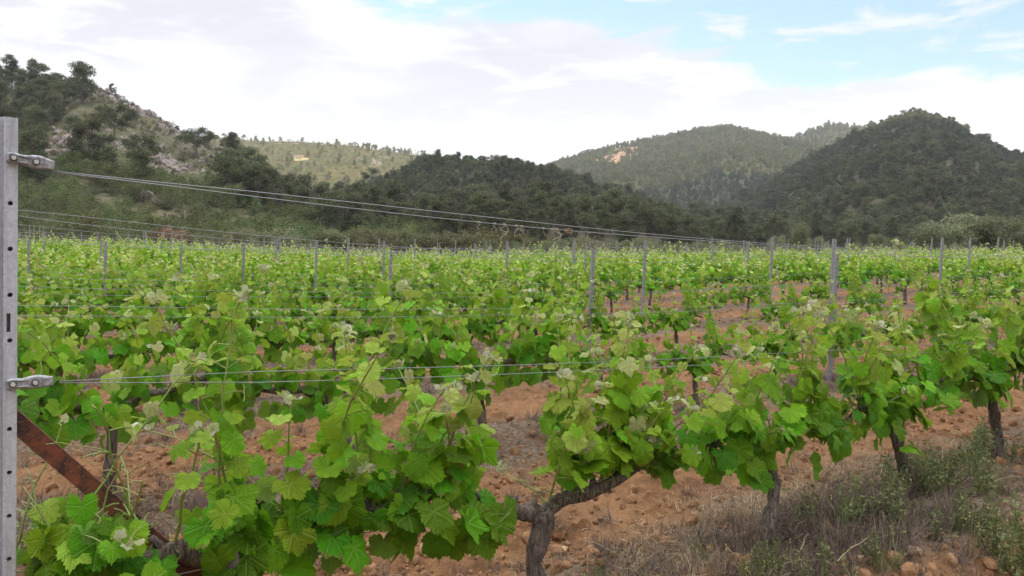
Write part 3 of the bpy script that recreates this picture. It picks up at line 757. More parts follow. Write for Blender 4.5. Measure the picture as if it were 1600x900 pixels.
# the bent one
p = row_pt(6, px=1163); put_post(p[0], p[1], ztop(p[1], 375), 'bent steel post with its top kinked to the left', 'steel trellis posts', lnx=-.02)
bt = bpy.context.scene.objects
rp = random.Random(12)
for k in range(5, 26):
    t = rp.uniform(0, 5)
    while t < 70:
        p = END0+k*DR*ROWN+ROWD*t; t += (5.6 if k < 8 else 8.0)+rp.uniform(-.5, .5)
        if p[1] > 50 or abs(p[0])/p[1] > .645: continue
        if any(kk == k and np.hypot(*(p-q)) < 2.4 for kk, q in POSTS): continue
        if k < 8 and min(abs((p[0]/p[1])*FPX+CX-q[0]) for q in named) < 14: continue
        put_post(p[0], p[1], g1(*p)+rp.uniform(1.42, 1.72), f'small distant steel post in the {ORD[k] if k < 20 else "last"} row from the camera', f'distant steel posts of the {ORD[k] if k < 20 else "last"} row', lnx=LEAN+rp.gauss(0, .02))
for i, px in enumerate((46, 53, 62, 68, 152, 183, 228)):
    yd = 47+i*.6; x = (px-CX)/FPX*yd; top = (351, 351, 352, 353, 361, 360, 361)[i]
    put_post(x, yd, ztop(yd, top), 'tall distant end post, one of four close together at the far left' if i < 4 else 'tall distant post by the sandy bank', 'tall posts at the far left' if i < 4 else 'tall posts by the sandy bank')

# end post of the nearest row with clamps and brace
M_BOLT = simple('bolt_zinc', (.80, .80, .80), .3, .5); M_WASH = simple('washer', (.12, .12, .12), .6, .5)
m, n = new_mat('cast_alloy'); M_CAST = m
gp = n('ShaderNodeNewGeometry').outputs['Position']; fi = noise(n, gp, 90.0, 5.0)
out(n, n('ShaderNodeBsdfPrincipled', ins={'Base Color': mixc(n, sstep(n, fi, .35, .65), (.22, .22, .235), (.44, .44, .46)), 'Roughness': .5, 'Metallic': .3, 'Normal': bump(n, fi, .3, .002)}).outputs[0])
def end_post():
    x, y = END0; Y0 = y
    x -= .052
    e = link('end_post', None, loc=(x, y, 0)); tag(e, 'large galvanised end post with punched holes at the left edge', 'post')
    w2 = .0165                                       # half width of the flange with holes
    H = 1.803; t = .0028
    lean = math.tan(R(2.2)); 
    e.rotation_euler = (lean*.6, lean*.8, ROWANG)
    ring = [(.0165, .048), (.0175, .002), (.0155, 0), (-.0120, 0), (-.0130, .012), (-.0200, .012), (-.0215, .004), (-.0265, .004), (-.0280, .010), (-.0340, .010), (-.0355, .002), (-.060, .002), (-.060, .040), (-.030, .040), (-.030, .048)]
    m_ = len(ring); bm = bmesh.new()
    lo = [bm.verts.new((a, b, -.3)) for a, b in ring]; hi = [bm.verts.new((a, b, H-(.012 if a < -.0125 and 0 else 0))) for a, b in ring]
    for i in range(m_): bm.faces.new((lo[i], lo[(i+1) % m_], hi[(i+1) % m_], hi[i]))
    bm.faces.new(lo[::-1]); bm.faces.new(hi); bmesh.ops.recalc_face_normals(bm, faces=bm.faces)
    me = bpy.data.meshes.new('post_profile'); bm.to_mesh(me); bm.free(); me.materials.append(M_GALV)
    body = link('post_profile', me, parent=e)
    # real punched holes
    cut = Acc(); zs = []
    z = HZ0 = 1.606-.0
    for py in (317, 388, 460, 532, 673, 743, 813, 883, 953, 1023): zs.append(CAMH+(HY-py)/FPX*Y0)
    for z in zs:
        v, f = tube(np.array([[.002, -.02, z], [.002, .040, z]]), .0056, 14); cut.add(v, f)
    zc = CAMH+(HY-504)/FPX*Y0; v, f = box_v((-.001, .008, zc), (.0085, .070, .046)); cut.add(v, f)
    cm = cut.mesh('cut', [M_GALV], False); co = bpy.data.objects.new('cut', cm); COL.objects.link(co); co.parent = e
    mod = body.modifiers.new('holes', 'BOOLEAN'); mod.object = co; mod.operation = 'DIFFERENCE'; mod.solver = 'EXACT'
    bpy.context.view_layer.update(); dg = bpy.context.evaluated_depsgraph_get()
    nm = bpy.data.meshes.new_from_object(body.evaluated_get(dg)); body.modifiers.clear(); body.data = nm
    bpy.data.objects.remove(co)
    bv = body.modifiers.new('edge', 'BEVEL'); bv.width = .0006; bv.segments = 1; bv.limit_method = 'ANGLE'
    # clamps that hold the wires
    for (py, tilt) in ((247, 7), (600, -1)):
        zc = CAMH+(HY-py)/FPX*Y0
        a = Acc(); Rm = Matrix.Rotation(R(tilt), 3, 'Y')
        # body: tapered flat casting
        outl = [(ax_*1.03, ay_*1.03) for ax_, ay_ in [(-.014, -.010), (-.006, -.014), (.020, -.012), (.034, -.015), (.052, -.016), (.070, -.013), (.082, -.012), (.082, .010), (.066, .014), (.050, .017), (.036, .015), (.020, .011), (-.006, .013), (-.014, .009)]]
        k = len(outl); V = []
        for yy, s in ((-.002, .90), (-.005, 1.0), (-.010, 1.0), (-.013, .80)):
            V += [(.034+(q-.034)*(.985 if s < 1 else 1), yy, r*s) for q, r in outl]
        F = [[j*k+i, j*k+(i+1) % k, (j+1)*k+(i+1) % k, (j+1)*k+i] for j in range(3) for i in range(k)]+[list(range(k))[::-1], [3*k+i for i in range(k)]]
        a.add(V, F)
        v, f = box_v((.074, -.0145, .0), (.022, .005, .021)); a.add(v, f)
        v, f = box_v((.020, -.0140, .0075), (.026, .004, .003)); a.add(v, f)
        v, f = box_v((.020, -.0140, -.0075), (.026, .004, .003)); a.add(v, f)
        o = link('wire_clamp', a.mesh('wire_clamp', [M_CAST], False), parent=e, loc=(.008, 0, zc)); o.rotation_euler = (0, R(tilt), 0)
        bvm = o.modifiers.new('edge', 'BEVEL'); bvm.width = .0012; bvm.segments = 2; bvm.limit_method = 'ANGLE'
        for bx in (-.001, .046):
            b = Acc(); v, f = tube(np.array([[bx, -.012, 0], [bx, -.0165, 0]]), .0086, 20); b.add(v, f, mat=1)
            v, f = tube(np.array([[bx, -.0160, 0], [bx, -.0225, 0]]), .0056, 6); b.add(v, f)
            link('bolt', b.mesh('bolt', [M_BOLT, M_WASH], False), parent=o)
    # rusty diagonal angle iron
    a = Acc(); p0 = np.array([-.01, .045, 1.12]); p1 = np.array([1.08, .045, -.10])
    dv = nrmz(p1-p0); up = np.array([0, -1.0, 0]); sidev = nrmz(np.cross(dv, up)); upv = np.cross(sidev, dv)
    for (c0, c1, wdt, th) in ((sidev, upv, .046, .005), (upv, sidev, .024, .005)):
        q = []
        for pp in (p0, p1):
            for (m1, m2) in ((0, 0), (1, 0), (1, 1), (0, 1)):
                q.append(pp+c0*wdt*m1+c1*th*m2+(0 if c0 is sidev else -upv*.0242))
        a.add(q, [[0, 1, 2, 3][::-1], [4, 5, 6, 7]]+[[i, (i+1) % 4, 4+(i+1) % 4, 4+i] for i in range(4)])
    link('brace', a.mesh('brace', [M_RUST], False), parent=e)['label'] = 'rusty diagonal angle-iron brace'

end_post()

# ------------------------------------------------------------------ wires
def wire(pts, r, label, group=None):
    a = Acc(); v, f = tube(pts, r, 5, True); a.add(v, f)
    return tag(link('trellis_wire', a.mesh('trellis_wire', [M_WIRE])), label, 'wire', group)
def rowline(k, t, z, off=0.0):
    p = END0+k*DR*ROWN+ROWD*t+ROWN*(off-(.016 if k == 0 else 0)); return (p[0], p[1], z)
def wirepath(k, z0, z1, L, sag, T, off=0, wob=0.0, ph=0, dz=0, t0=0.0):
    P = []
    for t in np.arange(t0, T, .25):
        q = t/L
        if q < 1: z = z0+(z1-z0)*q-4*sag*q*(1-q)
        else: qq = (q-1) % 1.0; z = z1-4*sag*.3*qq*(1-qq)
        gz = float(g_far(*[np.array([c]) for c in (END0+k*DR*ROWN+ROWD*t)])[0])
        sp = min(1, (t-t0)/.5)
        P.append(rowline(k, t, z+gz+(dz+wob*math.sin(t*1.9+ph))*sp, off*sp))
    return np.array(P)
wire(wirepath(0, 1.685, 1.40, 7.5, .075, 16, .006, .004, 0, .003, .100), .0014, 'upper strand of the top wire running from the end post clamp', 'nearest row wires')
wire(wirepath(0, 1.683, 1.395, 7.5, .082, 16, -.006, .006, 2, -.004, .100), .0014, 'lower strand of the top wire carrying the dry tendrils', 'nearest row wires')
wire(wirepath(0, 1.163, .79, 7.5, .045, 16, .008, .003, 1, .008, .100), .0013, 'upper strand of the middle wire leaving the lower clamp', 'nearest row wires')
wire(wirepath(0, 1.160, .78, 7.5, .060, 16, -.008, .003, 3, -.008, .100), .0013, 'lower strand of the middle wire leaving the lower clamp', 'nearest row wires')
wire(wirepath(0, .60, .55, 7.5, .02, 16), .0016, 'low wire along the bare wooden arms of the nearest vines')
for k in range(1, 9):
    T = 14+k*4
    wn = ORD[k]
    wire(wirepath(k, 1.69, 1.40, 7.5, .14, T, .006, .004, k, .004), .0016, f'upper strand of the top wire of the {wn} row', f'wires of the {wn} row')
    if k < 5: wire(wirepath(k, 1.67, 1.38, 7.5, .15, T, -.006, .006, k+2, -.006), .0016, f'lower strand of the top wire of the {wn} row', f'wires of the {wn} row')
    if k < 6: wire(wirepath(k, 1.20, .88, 7.5, .04, T, .01, .003, k, .0), .0016, f'middle wire through the leaves of the {wn} row', f'wires of the {wn} row')
    if k < 4:
        wire(wirepath(k, 1.15, .86, 7.5, .05, T, -.01, .003, k, .0), .0015, f'second middle wire through the leaves of the {wn} row', f'wires of the {wn} row')
        wire(wirepath(k, .58, .55, 7.5, .02, T), .0016, f'low wire along the wooden arms of the {wn} row', f'wires of the {wn} row')
# dry tendrils hanging on the top wire
tp = wirepath(0, 1.683, 1.395, 7.5, .082, 16, -.006, .006, 2, -.004, .100)
def on_wire(px):
    u = tp[:, 0]/tp[:, 1]; return np.array([np.interp((px-CX)/FPX, u, tp[:, i]) for i in range(3)])
tends = [(748, .018, 0, 'tiny'), (772, .022, 1, 'small'), (787, .055, 0, 'long'), (806, .028, 1, 'curled'), (815, .03, 0, 'forked'), (848, .028, 2, 'hooked'), (862, .034, 2, 'looped'), (868, .075, 1, 'longest'), (887, .035, 3, 'brown')]
for i, (px, L, ty, w) in enumerate(tends):
    b = on_wire(px); rg = np.random.default_rng(i+5); tt = np.linspace(0, 1, 18)
    a = Acc()
    for q in range(2 if ty != 3 else 5):
        sx_ = rg.choice([-1, 1])
        if ty == 2: C = np.stack([.5*L*(1-np.cos(tt*3.1))*sx_, .2*L*np.sin(tt*3), -L*np.sin(tt*3.1)*.9], 1)
        elif ty == 3: C = np.stack([.4*L*np.cos(tt*9+q), .3*L*np.sin(tt*9+q), .25*L*np.sin(tt*7+q)-.2*L*tt], 1)
        else: C = np.stack([.25*L*np.sin(tt*5+q*2)*sx_, .2*L*np.sin(tt*4), -L*tt*(1 if q == 0 else .5)], 1)
        v, f = tube(b+C, .0013-.0005*tt, 5, False); a.add(v, f)
    v, f = tube(b+np.stack([.01*(tt-.5), .0034*np.cos(tt*20), .0034*np.sin(tt*20)], 1), .0012, 5, False); a.add(v, f)
    tag(link('dry_tendril', a.mesh('dry_tendril', [M_TENDB if ty == 3 else M_TEND])), f'{w} dry vine tendril hanging on the top wire, {ORD[i]} from the left', 'tendril', 'dry tendrils on the wire')

def rock_mesh(seed, name, mat, rough=.22):
    rng = np.random.default_rng(seed); bm = bmesh.new(); bmesh.ops.create_icosphere(bm, subdivisions=2, radius=1)
    pl = [(nrmz(rng.normal(0, 1, 3)), rng.uniform(.55, .85)) for _ in range(7)]
    for v in bm.verts:
        c = np.array(v.co)
        for nn, d in pl:
            q = float(np.dot(c, nn)); 
            if q > d: c = c-nn*(q-d)*.9
        c = c*(1+rng.normal(0, rough*.2)); v.co = Vector(c*[1, .85, .65])
    me = bpy.data.meshes.new(name); bm.to_mesh(me); bm.free(); me.materials.append(mat); return me
m, n = new_mat('limestone'); M_ROCK = m
gp = n('ShaderNodeNewGeometry').outputs['Position']; s2 = noise(n, gp, 1.2, 6.0, .7)
c = mixc(n, sstep(n, s2, .35, .65), (0.12, 0.10, 0.088), (0.38, 0.315, 0.27))
out(n, n('ShaderNodeBsdfPrincipled', ins={'Base Color': c, 'Roughness': .95, 'Specular IOR Level': .15, 'Normal': bump(n, s2, .9, .3)}).outputs[0])
# ------------------------------------------------------------------ trees and shrubs
def clump_crown(seed, clumps, per, fsize, aspect=1.0):
    """clumps: list of (center, radii). many small faces spread through each clump"""
    rng = np.random.default_rng(seed); a = Acc()
    for (c, r) in clumps:
        m_ = int(per*(np.prod(r)**(1/3.))**2) if per > 3000 else per
        d = nrmz(rng.normal(0, 1, (m_, 3))); rad = rng.random(m_)**.45
        P = np.array(c)+d*rad[:, None]*np.array(r)*(1+.25*rng.normal(0, 1, (m_, 1))*.6)
        T = nrmz(d*.6+rng.normal(0, .8, (m_, 3))+np.array([0, 0, .25])); B = nrmz(np.cross(T, rng.normal(0, 1, (m_, 3))))
        s = fsize*rng.uniform(.6, 1.4, m_)[:, None]
        q = np.stack([P-B*s*.5*aspect, P+T*s*.9-B*s*.15, P+T*s*1.1+B*s*.25, P+B*s*.5*aspect], 1)
        rn = np.clip(rng.normal(.5, .18)+rng.normal(0, .22, m_), 0, 1)
        a.add(q.reshape(-1, 3), np.arange(m_*4).reshape(-1, 4), rnd=np.repeat(rn, 4))
    return a
def pine_parts(seed, H=8.0, form='round', per=230):
    rng = np.random.default_rng(seed); cl = []; tr = Acc()
    lean = rng.normal(0, .04, 2)*H
    s = np.linspace(0, 1, 7); P = np.stack([lean[0]*s**1.5, lean[1]*s**1.5, -.6+(H*.86+.6)*s], 1)
    v, f = tube(P, .16*H/8*(1.15-.9*s), 7); tr.add(v, f)
    n_ = 26; base = {'round': .22, 'umbrella': .5, 'cone': .14}[form]
    for i in range(n_):
        q = base+(1-base)*(i+rng.random())/n_; ang = rng.random()*6.28
        if form == 'cone': w = (1.02-q)*.34+.05
        elif form == 'umbrella': w = .46*math.sqrt(max(.05, 1-((q-.62)/.42)**2))
        else: w = .33*math.sqrt(max(.06, 1-((q-.52)/.52)**2))
        r_ = w*H*rng.uniform(.45, 1.0)
        c = np.array([math.cos(ang)*r_+lean[0]*q, math.sin(ang)*r_+lean[1]*q, q*H*.93])
        rr = H*rng.uniform(.085, .15); cl.append((c, (rr, rr, rr*.62)))
        b = np.array([lean[0]*q, lean[1]*q, max(.1, q-.12)*H*.9])
        v, f = tube(np.stack([b, (b+c)/2+[0, 0, -.05], c]), [.045, .03, .012], 4, False); tr.add(v, f)
    cr = clump_crown(seed+1, cl, per, H*.025, .6)
    return tr.mesh('trunk', [M_TB]), cr.mesh('crown', [M_PINE], False)
def bush_parts(seed, H=2.6, mat=None, per=120, W=1.0, fs=.085, stems=True, ncl=16):
    rng = np.random.default_rng(seed); cl = []; tr = Acc()
    for i in range(ncl):
        ang = rng.random()*6.28; q = rng.uniform(.12, .86); r_ = W*H*.5*math.sqrt(max(0.05, 1-(q-.3)**2*1.9))*rng.uniform(.2, .95)
        c = np.array([math.cos(ang)*r_, math.sin(ang)*r_, q*H]); rr = H*rng.uniform(.12, .20); cl.append((c, (rr, rr, rr*.9)))
        v, f = tube(np.stack([[0, 0, -.15], c*[.4, .4, .5], c]), [.035, .022, .008], 4, False); tr.add(v, f)
    cr = clump_crown(seed+1, cl, per, fs, .8)
    return tr.mesh('trunk', [M_TB]), cr.mesh('crown', [mat or M_BUSH], False)
PINES = [pine_parts(400+i, 8.0, ('round', 'round', 'cone', 'round', 'umbrella', 'cone')[i]) for i in range(6)]
BUSH = [bush_parts(500+i, 2.6, M_BUSH, 110, 1.1) for i in range(5)]
SCRUB = [bush_parts(520+i, 1.4, M_SCRUB, 45, 1.3, .075, ncl=10) for i in range(4)]
OLIVE = [bush_parts(540+i, 3.6, M_OLIVE, 420, 1.0, .085, ncl=22) for i in range(3)]
M_GREY = tuft_mat('grey_shrub_foliage', (0.125, 0.140, 0.065), (0.26, 0.27, 0.13))
GREY = [bush_parts(560+i, 3.0, M_GREY, 200, 1.15, .085, ncl=18) for i in range(3)]
def merged(parts, nm):
    a = bpy.data.meshes.new(nm); bm = bmesh.new(); a.materials.append(M_TB); a.materials.append(parts[1].materials[0])
    bm.from_mesh(parts[0])
    k = len(bm.faces); bm.from_mesh(parts[1]); bm.faces.ensure_lookup_table()
    for f in bm.faces[k:]: f.material_index = 1
    bm.to_mesh(a); bm.free(); return a

rt = np.random.default_rng(99)
def jitter_grid(h, sp, y0, y1, u0, u1):
    ys = np.arange(y0, y1, sp); pts = []
    for y in ys:
        xs = np.arange(u0*y, u1*y, sp); 
        if len(xs): pts.append(np.stack([xs+rt.uniform(-.5, .5, len(xs))*sp*.95, y+rt.uniform(-.5, .5, len(xs))*sp*.95], 1))
    p = np.concatenate(pts); return p[(p[:, 1] > y0) & (p[:, 0]/p[:, 1] > u0) & (p[:, 0]/p[:, 1] < u1)]
UL, UR = -.70, .70
def pines_on(h, sp, size, dens, top=1.03, q0=.0, scale_var=.22, u0=None, u1=None):
    p = jitter_grid(h, sp, h.F+q0*(h.D-h.F)+2, h.F+top*(h.D-h.F), max(h.u0, UL if u0 is None else u0), min(h.u1, UR if u1 is None else u1))
    x, y = p.T; z = h.h(x, y); hz = hill_z(x, y)
    ok = (z > .5) & (z >= hz-.3) & (rt.random(len(p)) < dens(x, y))
    if h.rock is not None: ok &= h.rockmask(x, y) < .33
    p = p[ok]; z = z[ok]
    return [(a, b, c, size*math.exp(rt.normal(0, scale_var))) for (a, b), c in zip(p, z)]
trees = []     # x, y, z, height
mA = lambda x, y: np.clip(.55+1.6*fbm(x/22, y/22, 5, 3)+.75*sm(-(x/y), .54, .60)-.50*sm(-(x/y), .28, .34)*0+.9*sm(x/y, -.36, -.26), 0, 1)*sm((y-60)/160, .22, .34+.0*x)*(1-.93*sm((y-60)/160, .40, .52)*sm(x/y, -.55, -.51)*sm(-(x/y), .34, .38))
trees += pines_on(hA, 6.2, 5.9, mA, top=1.0)
trees += pines_on(hB, 10, 4.6, lambda x, y: np.clip(.50+1.3*fbm(x/60, y/60, 6, 3), 0, 1), top=1.02)
trees += pines_on(hC, 4.6, 4.8, lambda x, y: np.clip(.95+1.2*fbm(x/30, y/30, 8, 3), 0, 1), top=1.02)
trees += pines_on(hD, 5.2, 4.7, lambda x, y: np.clip(1.3+.8*fbm(x/60, y/60, 8, 3), 0, 1), top=1.01)
trees += pines_on(hE, 7.0, 5.2, lambda x, y: np.clip(1.0+.8*fbm(x/60, y/60, 8, 3), 0, 1), top=1.01, q0=.3)
trees += pines_on(hF, 5.0, 5.0, lambda x, y: np.clip(1.3+.9*fbm(x/45, y/45, 8, 3)-.5*sm(x/y, .56, .62)*sm(y, 330, 430), 0, 1), top=1.01)
# trees that stand out on the skylines
sky_t = [(62, 92, 214, 4, 'dark umbrella-shaped pine standing tallest on the left skyline'), (18, 88, 215, 0, 'rounded pine on the skyline directly above the end post'), (98, 116, 214, 1, 'rounded pine just right of the tall umbrella-shaped one'), (133, 110, 212, 3, 'dense pine at the top of the pale rocky outcrop'),
         (182, 132, 214, 1, 'small dark pine on the skyline above the rock face'), (283, 183, 218, 0, 'tiny lone pine on the rocky ridge line, the middle one'), (325, 202, 214, 4, 'small bare-stemmed pine where the rocky ridge meets the yellow hill')]
def z_of(px, D): return (HY-px)/FPX*D+CAMH
gp_t = 'skyline pines of the rocky hill'
def put_tree(name, parts, x, y, z, s, label, cat, group, rz=None, sxy=1.0):
    e = link(name, None, loc=(x, y, z)); e.rotation_euler = (0, 0, rt.uniform(0, 6.28) if rz is None else rz); e.scale = (s*sxy, s*sxy, s)
    link('trunk', parts[0], parent=e); link('crown', parts[1], parent=e); tag(e, label, cat, group); return e
n_special = 0
for (px, py, D, form, lab) in sky_t:
    x = (px-CX)/FPX*D; gz = float(hill_z(np.array([x]), np.array([float(D)]))[0]); top = z_of(py, D); Ht = float(np.clip(top-gz, 2.0, {182: 4.0, 283: 2.6, 325: 3.6, 133: 5.0}.get(px, 9.0)))
    put_tree('pine_tree', PINES[form], x, D, gz-.2, Ht/8*1.02, lab, 'pine tree', None); n_special += 1
# trees on the sides of the ridge of the steep hill
trees.sort(key=lambda q: -q[3]/q[1])
trees = [q for q in trees if True]
NI = 300-n_special
REG = lambda x, y: ('rocky hill on the left' if y < 225 and x/y < -.24 else 'wooded slope in the middle' if x/y < .22 else 'foot of the steep dark hill')
for (x, y, z, Hh) in trees[:NI]:
    rg_ = REG(x, y); px = x/y*FPX+CX
    side = 'left' if px < 280 else 'middle' if px < 420 else 'right'
    f = int(rt.integers(0, 6)); form = ('rounded', 'rounded', 'pointed', 'rounded', 'flat-topped', 'pointed')[f]
    put_tree('pine_tree', PINES[f], x, y, z-.3, Hh/8, f'{form} dark green pine growing on the {rg_}', 'pine tree', f'{form} pines on the {rg_}', sxy=rt.uniform(.9, 1.2))
rest_t = trees[NI:]
P_SRC = [src('pine_source', merged(p_, 'pine_source')) for p_ in PINES]
scatter('pine_forest', [(x, y, z-.3) for x, y, z, q in rest_t], [(0, 0, rt.uniform(0, 6.28)) for _ in rest_t], [q[3]/8 for q in rest_t], rt.integers(0, 6, len(rest_t)), P_SRC, 'dense pine forest covering the more distant hillsides', 'forest')
print('pines', len(trees))
# scrub and bushes on the rocky hill
bp = jitter_grid(hA, 2.9, 61, 118, -.70, -.10); x, y = bp.T; z = hill_z(x, y)
ok = (z > -.2) & (rt.random(len(bp)) < np.clip(.80+.9*fbm(x/12, y/12, 15, 3), 0, 1)) & (hA.rockmask(x, y) < .3)
bp = bp[ok]; z = z[ok]; od = np.argsort(bp[:, 1])
bushes = [(bp[i, 0], bp[i, 1], z[i], float(np.clip(rt.normal(2.7, .6), 1.5, 4.4))) for i in od]
for (x, y, z_, Hh) in bushes[:240]:
    px = x/y*FPX+CX; w = 'below the end post clamp' if px < 160 else 'left of the reddish bush' if px < 250 else 'right of the reddish bush' if px < 480 else 'at the foot of the wooded slope'
    put_tree('green_bush', BUSH[int(rt.integers(0, 5))], x, y, z_-.1, Hh/2.6, f'leafy green bush on the hill foot, {w}', 'bush', f'green bushes {w}', sxy=rt.uniform(.85, 1.25))
def scrub_on(h, sp, size, y0, y1, u0, u1, dens):
    p = jitter_grid(h, sp, y0, y1, u0, u1); x, y = p.T; z = hill_z(x, y)
    ok = (z > .3) & (rt.random(len(p)) < dens(x, y)); p = p[ok]; z = z[ok]
    return [(a, b, c, size*math.exp(rt.normal(0, .3))) for (a, b), c in zip(p, z)]
sc = [q for q in bushes[240:]]
sc += scrub_on(hA, 3.0, 1.5, 80, 222, -.70, -.15, lambda x, y: np.clip(.62+1.2*fbm(x/9, y/9, 25, 3), 0, 1)*(1-.80*np.clip(hA.rockmask(x, y)*1.6, 0, 1)))
sc += scrub_on(hB, 5.0, 1.9, 385, 702, -.42, -.05, lambda x, y: np.clip(.62+1.0*fbm(x/30, y/30, 26, 3), 0, 1))
sc += scrub_on(hC, 5.0, 1.8, 90, 200, -.05, .06, lambda x, y: np.clip(.5+fbm(x/9, y/9, 27, 3), 0, 1))
sc += scrub_on(hF, 8.0, 2.2, 300, 503, .50, .68, lambda x, y: np.clip(.6+fbm(x/20, y/20, 28, 3), 0, 1))
S_SRC = [src('scrub_source', merged(p_, 'scrub_source')) for p_ in SCRUB]+[src('scrub_source', merged(p_, 'scrub_source')) for p_ in BUSH[:2]]
idx = np.array([int(rt.integers(4, 6)) if (q[1] < 120 and q[3] > 2) else int(rt.integers(0, 4)) for q in sc])
scatter('hillside_scrub', [(q[0], q[1], q[2]-.1) for q in sc], [(0, 0, rt.uniform(0, 6.28)) for _ in sc], [q[3]/(2.6 if i >= 4 else 1.4) for q, i in zip(sc, idx)], idx, S_SRC, 'low olive-brown scrub spread over the hillsides between pines and rocks', 'scrub')
print('bushes', len(bushes), 'scrub', len(sc))
RK = [src('rock_source', rock_mesh(900+i, 'rock', M_ROCK, .5)) for i in range(5)]
bp = jitter_grid(hA, 2.0, 90, 222, -.66, -.26); x, y = bp.T; rm = hA.rockmask(x, y); ok = rt.random(len(bp)) < np.clip(rm*1.3+.02, 0, .85); bp = bp[ok]; z = hA.h(bp[:, 0], bp[:, 1])
scatter('hillside_rocks', np.stack([bp[:, 0], bp[:, 1], z], 1), rt.uniform(0, 6.28, (len(bp), 3)), np.minimum(np.exp(rt.normal(-.5, .5, len(bp))), 1.15), rt.integers(0, 5, len(bp)), RK, 'pale pinkish-grey limestone rocks of the outcrop on the left hill', 'rocks')
# grey-green shrubs along the back of the vineyard
def top_tree(name, parts, px, py, D, nat, lab, cat, grp, sxy=1.0):
    x = (px-CX)/FPX*D; gz = g1(x, D); Ht = z_of(py, D)-gz
    return put_tree(name, parts, x, D, gz-.1, Ht/nat, lab, cat, grp, sxy=sxy)
ol = [(1452, 350, 'small grey-green olive tree at the left end of the right-hand clump'), (1482, 336, 'grey-green olive tree second from the left in the clump'), (1518, 322, 'tallest pale olive tree, in the middle of the right-hand clump'), (1556, 332, 'broad olive tree in the right half of the clump'), (1598, 348, 'olive tree cut by the right edge of the photo'),
      (1212, 360, 'low olive shrub at the left of the small middle group'), (1247, 344, 'slender pale olive tree with a pointed top'), (1272, 362, 'low olive shrub right of the slender one'), (1372, 358, 'small olive shrub standing alone before the steep dark hill'), (1396, 366, 'tiny olive shrub beside the lone one'), (1335, 372, 'tiny olive shrub behind the leaning shoots')]
for i, (px, py, lab) in enumerate(ol):
    top_tree('olive_tree', OLIVE[i % 3], px, py, 55+(i % 3)*1.5, 3.6*1.0, lab, 'olive tree', None, sxy=1.25 if i < 5 else .7)
rs = random.Random(5)
for i in range(42):
    px = 300+i*21+rs.uniform(-9, 9); py = (356 if px < 560 else 352 if px < 730 else 366 if px < 860 else 371)+rs.uniform(-7, 6)
    w = 'left part' if px < 560 else 'middle part' if px < 860 else 'right part'
    top_tree('grey_shrub', GREY[i % 3], px, py, 54+rs.uniform(0, 5), 3.0, f'grey-green shrub in the {w} of the hedge behind the vineyard', 'shrub', f'grey-green shrubs, {w} of the hedge', sxy=rs.uniform(.9, 1.4))
DEADB = bush_parts(600, 2.4, M_DEAD, 160, 1.2, .09)
BROWN = bush_parts(601, 2.4, tuft_mat('brown_foliage', (0.10, 0.085, 0.035), (0.19, 0.16, 0.06)), 200, 1.3, .09)
top_tree('dead_bush', DEADB, 268, 352, 56, 2.4, 'reddish brown dead bush at the back edge of the vineyard', 'bush', None, 1.3)
top_tree('dead_bush', DEADB, 256, 349, 58, 2.4, 'greyer dead bush just behind the reddish one', 'bush', None, 1.0)
top_tree('brown_shrub', BROWN, 775, 352, 62, 2.4, 'olive-brown rounded shrub below the hanging tendrils', 'shrub', None, 1.5)
# sandy bank between vineyard and hill
def bank():
    a = Acc(); u = np.linspace(-.64, -.26, 90); w = np.linspace(0, 1, 10)
    U, W = np.meshgrid(u, w); yy = 53.5+W*7; xx = U*yy
    z = G(xx, yy)+(.55*np.sin(W*math.pi)**.7)*np.clip(sm(U, -.64, -.56)*sm(-U, .26, .32), 0, 1)*(1+.6*fbm(xx/2, yy/2, 4, 3))-.06
    nr, na = U.shape; i = np.arange(nr-1)[:, None]*na; j = np.arange(na-1)[None]
    F = np.stack([i+j, i+j+1, i+na+j+1, i+na+j], -1).reshape(-1, 4)
    a.add(np.stack([xx, yy, z], -1).reshape(-1, 3), F)
    m, n = new_mat('sandy_bank'); gp = n('ShaderNodeNewGeometry').outputs['Position']; s1 = noise(n, gp, .8, 6.0, .6)
    c = mixc(n, sstep(n, s1, .42, .60), (0.33, 0.22, 0.145), (0.17, 0.15, 0.075))
    out(n, n('ShaderNodeBsdfPrincipled', ins={'Base Color': c, 'Roughness': .95}).outputs[0])
    tag(link('sandy_bank', a.mesh('sandy_bank', [m])), kind='structure')
bank()
# little sunlit house on the heath hill
def house():
    D = 600.; x = (470-CX)/FPX*D; z = float(hB.h(np.array([x]), np.array([D]))[0])
    e = link('farmhouse', None, loc=(x, D, z-.4)); e.scale = (.8,)*3; tag(e, 'tiny cream farmhouse on the sunlit yellow hill', 'house')
    a = Acc(); v, f = box_v((0, 0, 1.0), (8, 6, 3.2)); a.add(v, f); v, f = box_v((6.2, 0, .7), (4.4, 5, 3.0)); a.add(v, f)
    link('wall', a.mesh('wall', [simple('cream_plaster', (.36, .32, .22))], False), parent=e)
    a = Acc(); q = [(-4.4, -3.4, 3.2), (4.4, -3.4, 3.2), (4.4, 3.4, 3.2), (-4.4, 3.4, 3.2), (-4.4, 0, 4.6), (4.4, 0, 4.6)]
    a.add(q, [[0, 1, 5, 4], [2, 3, 4, 5], [0, 4, 3], [1, 2, 5], [3, 2, 1, 0]])
    link('roof', a.mesh('roof', [simple('roof_tiles', (.30, .22, .15))], False), parent=e)
    a = Acc(); 
    for wx in (-2, 0, 2): v, f = box_v((wx, -3.02, 1.6), (.9, .1, 1.1)); a.add(v, f)
    link('window', a.mesh('window', [M_DARK], False), parent=e)
house()

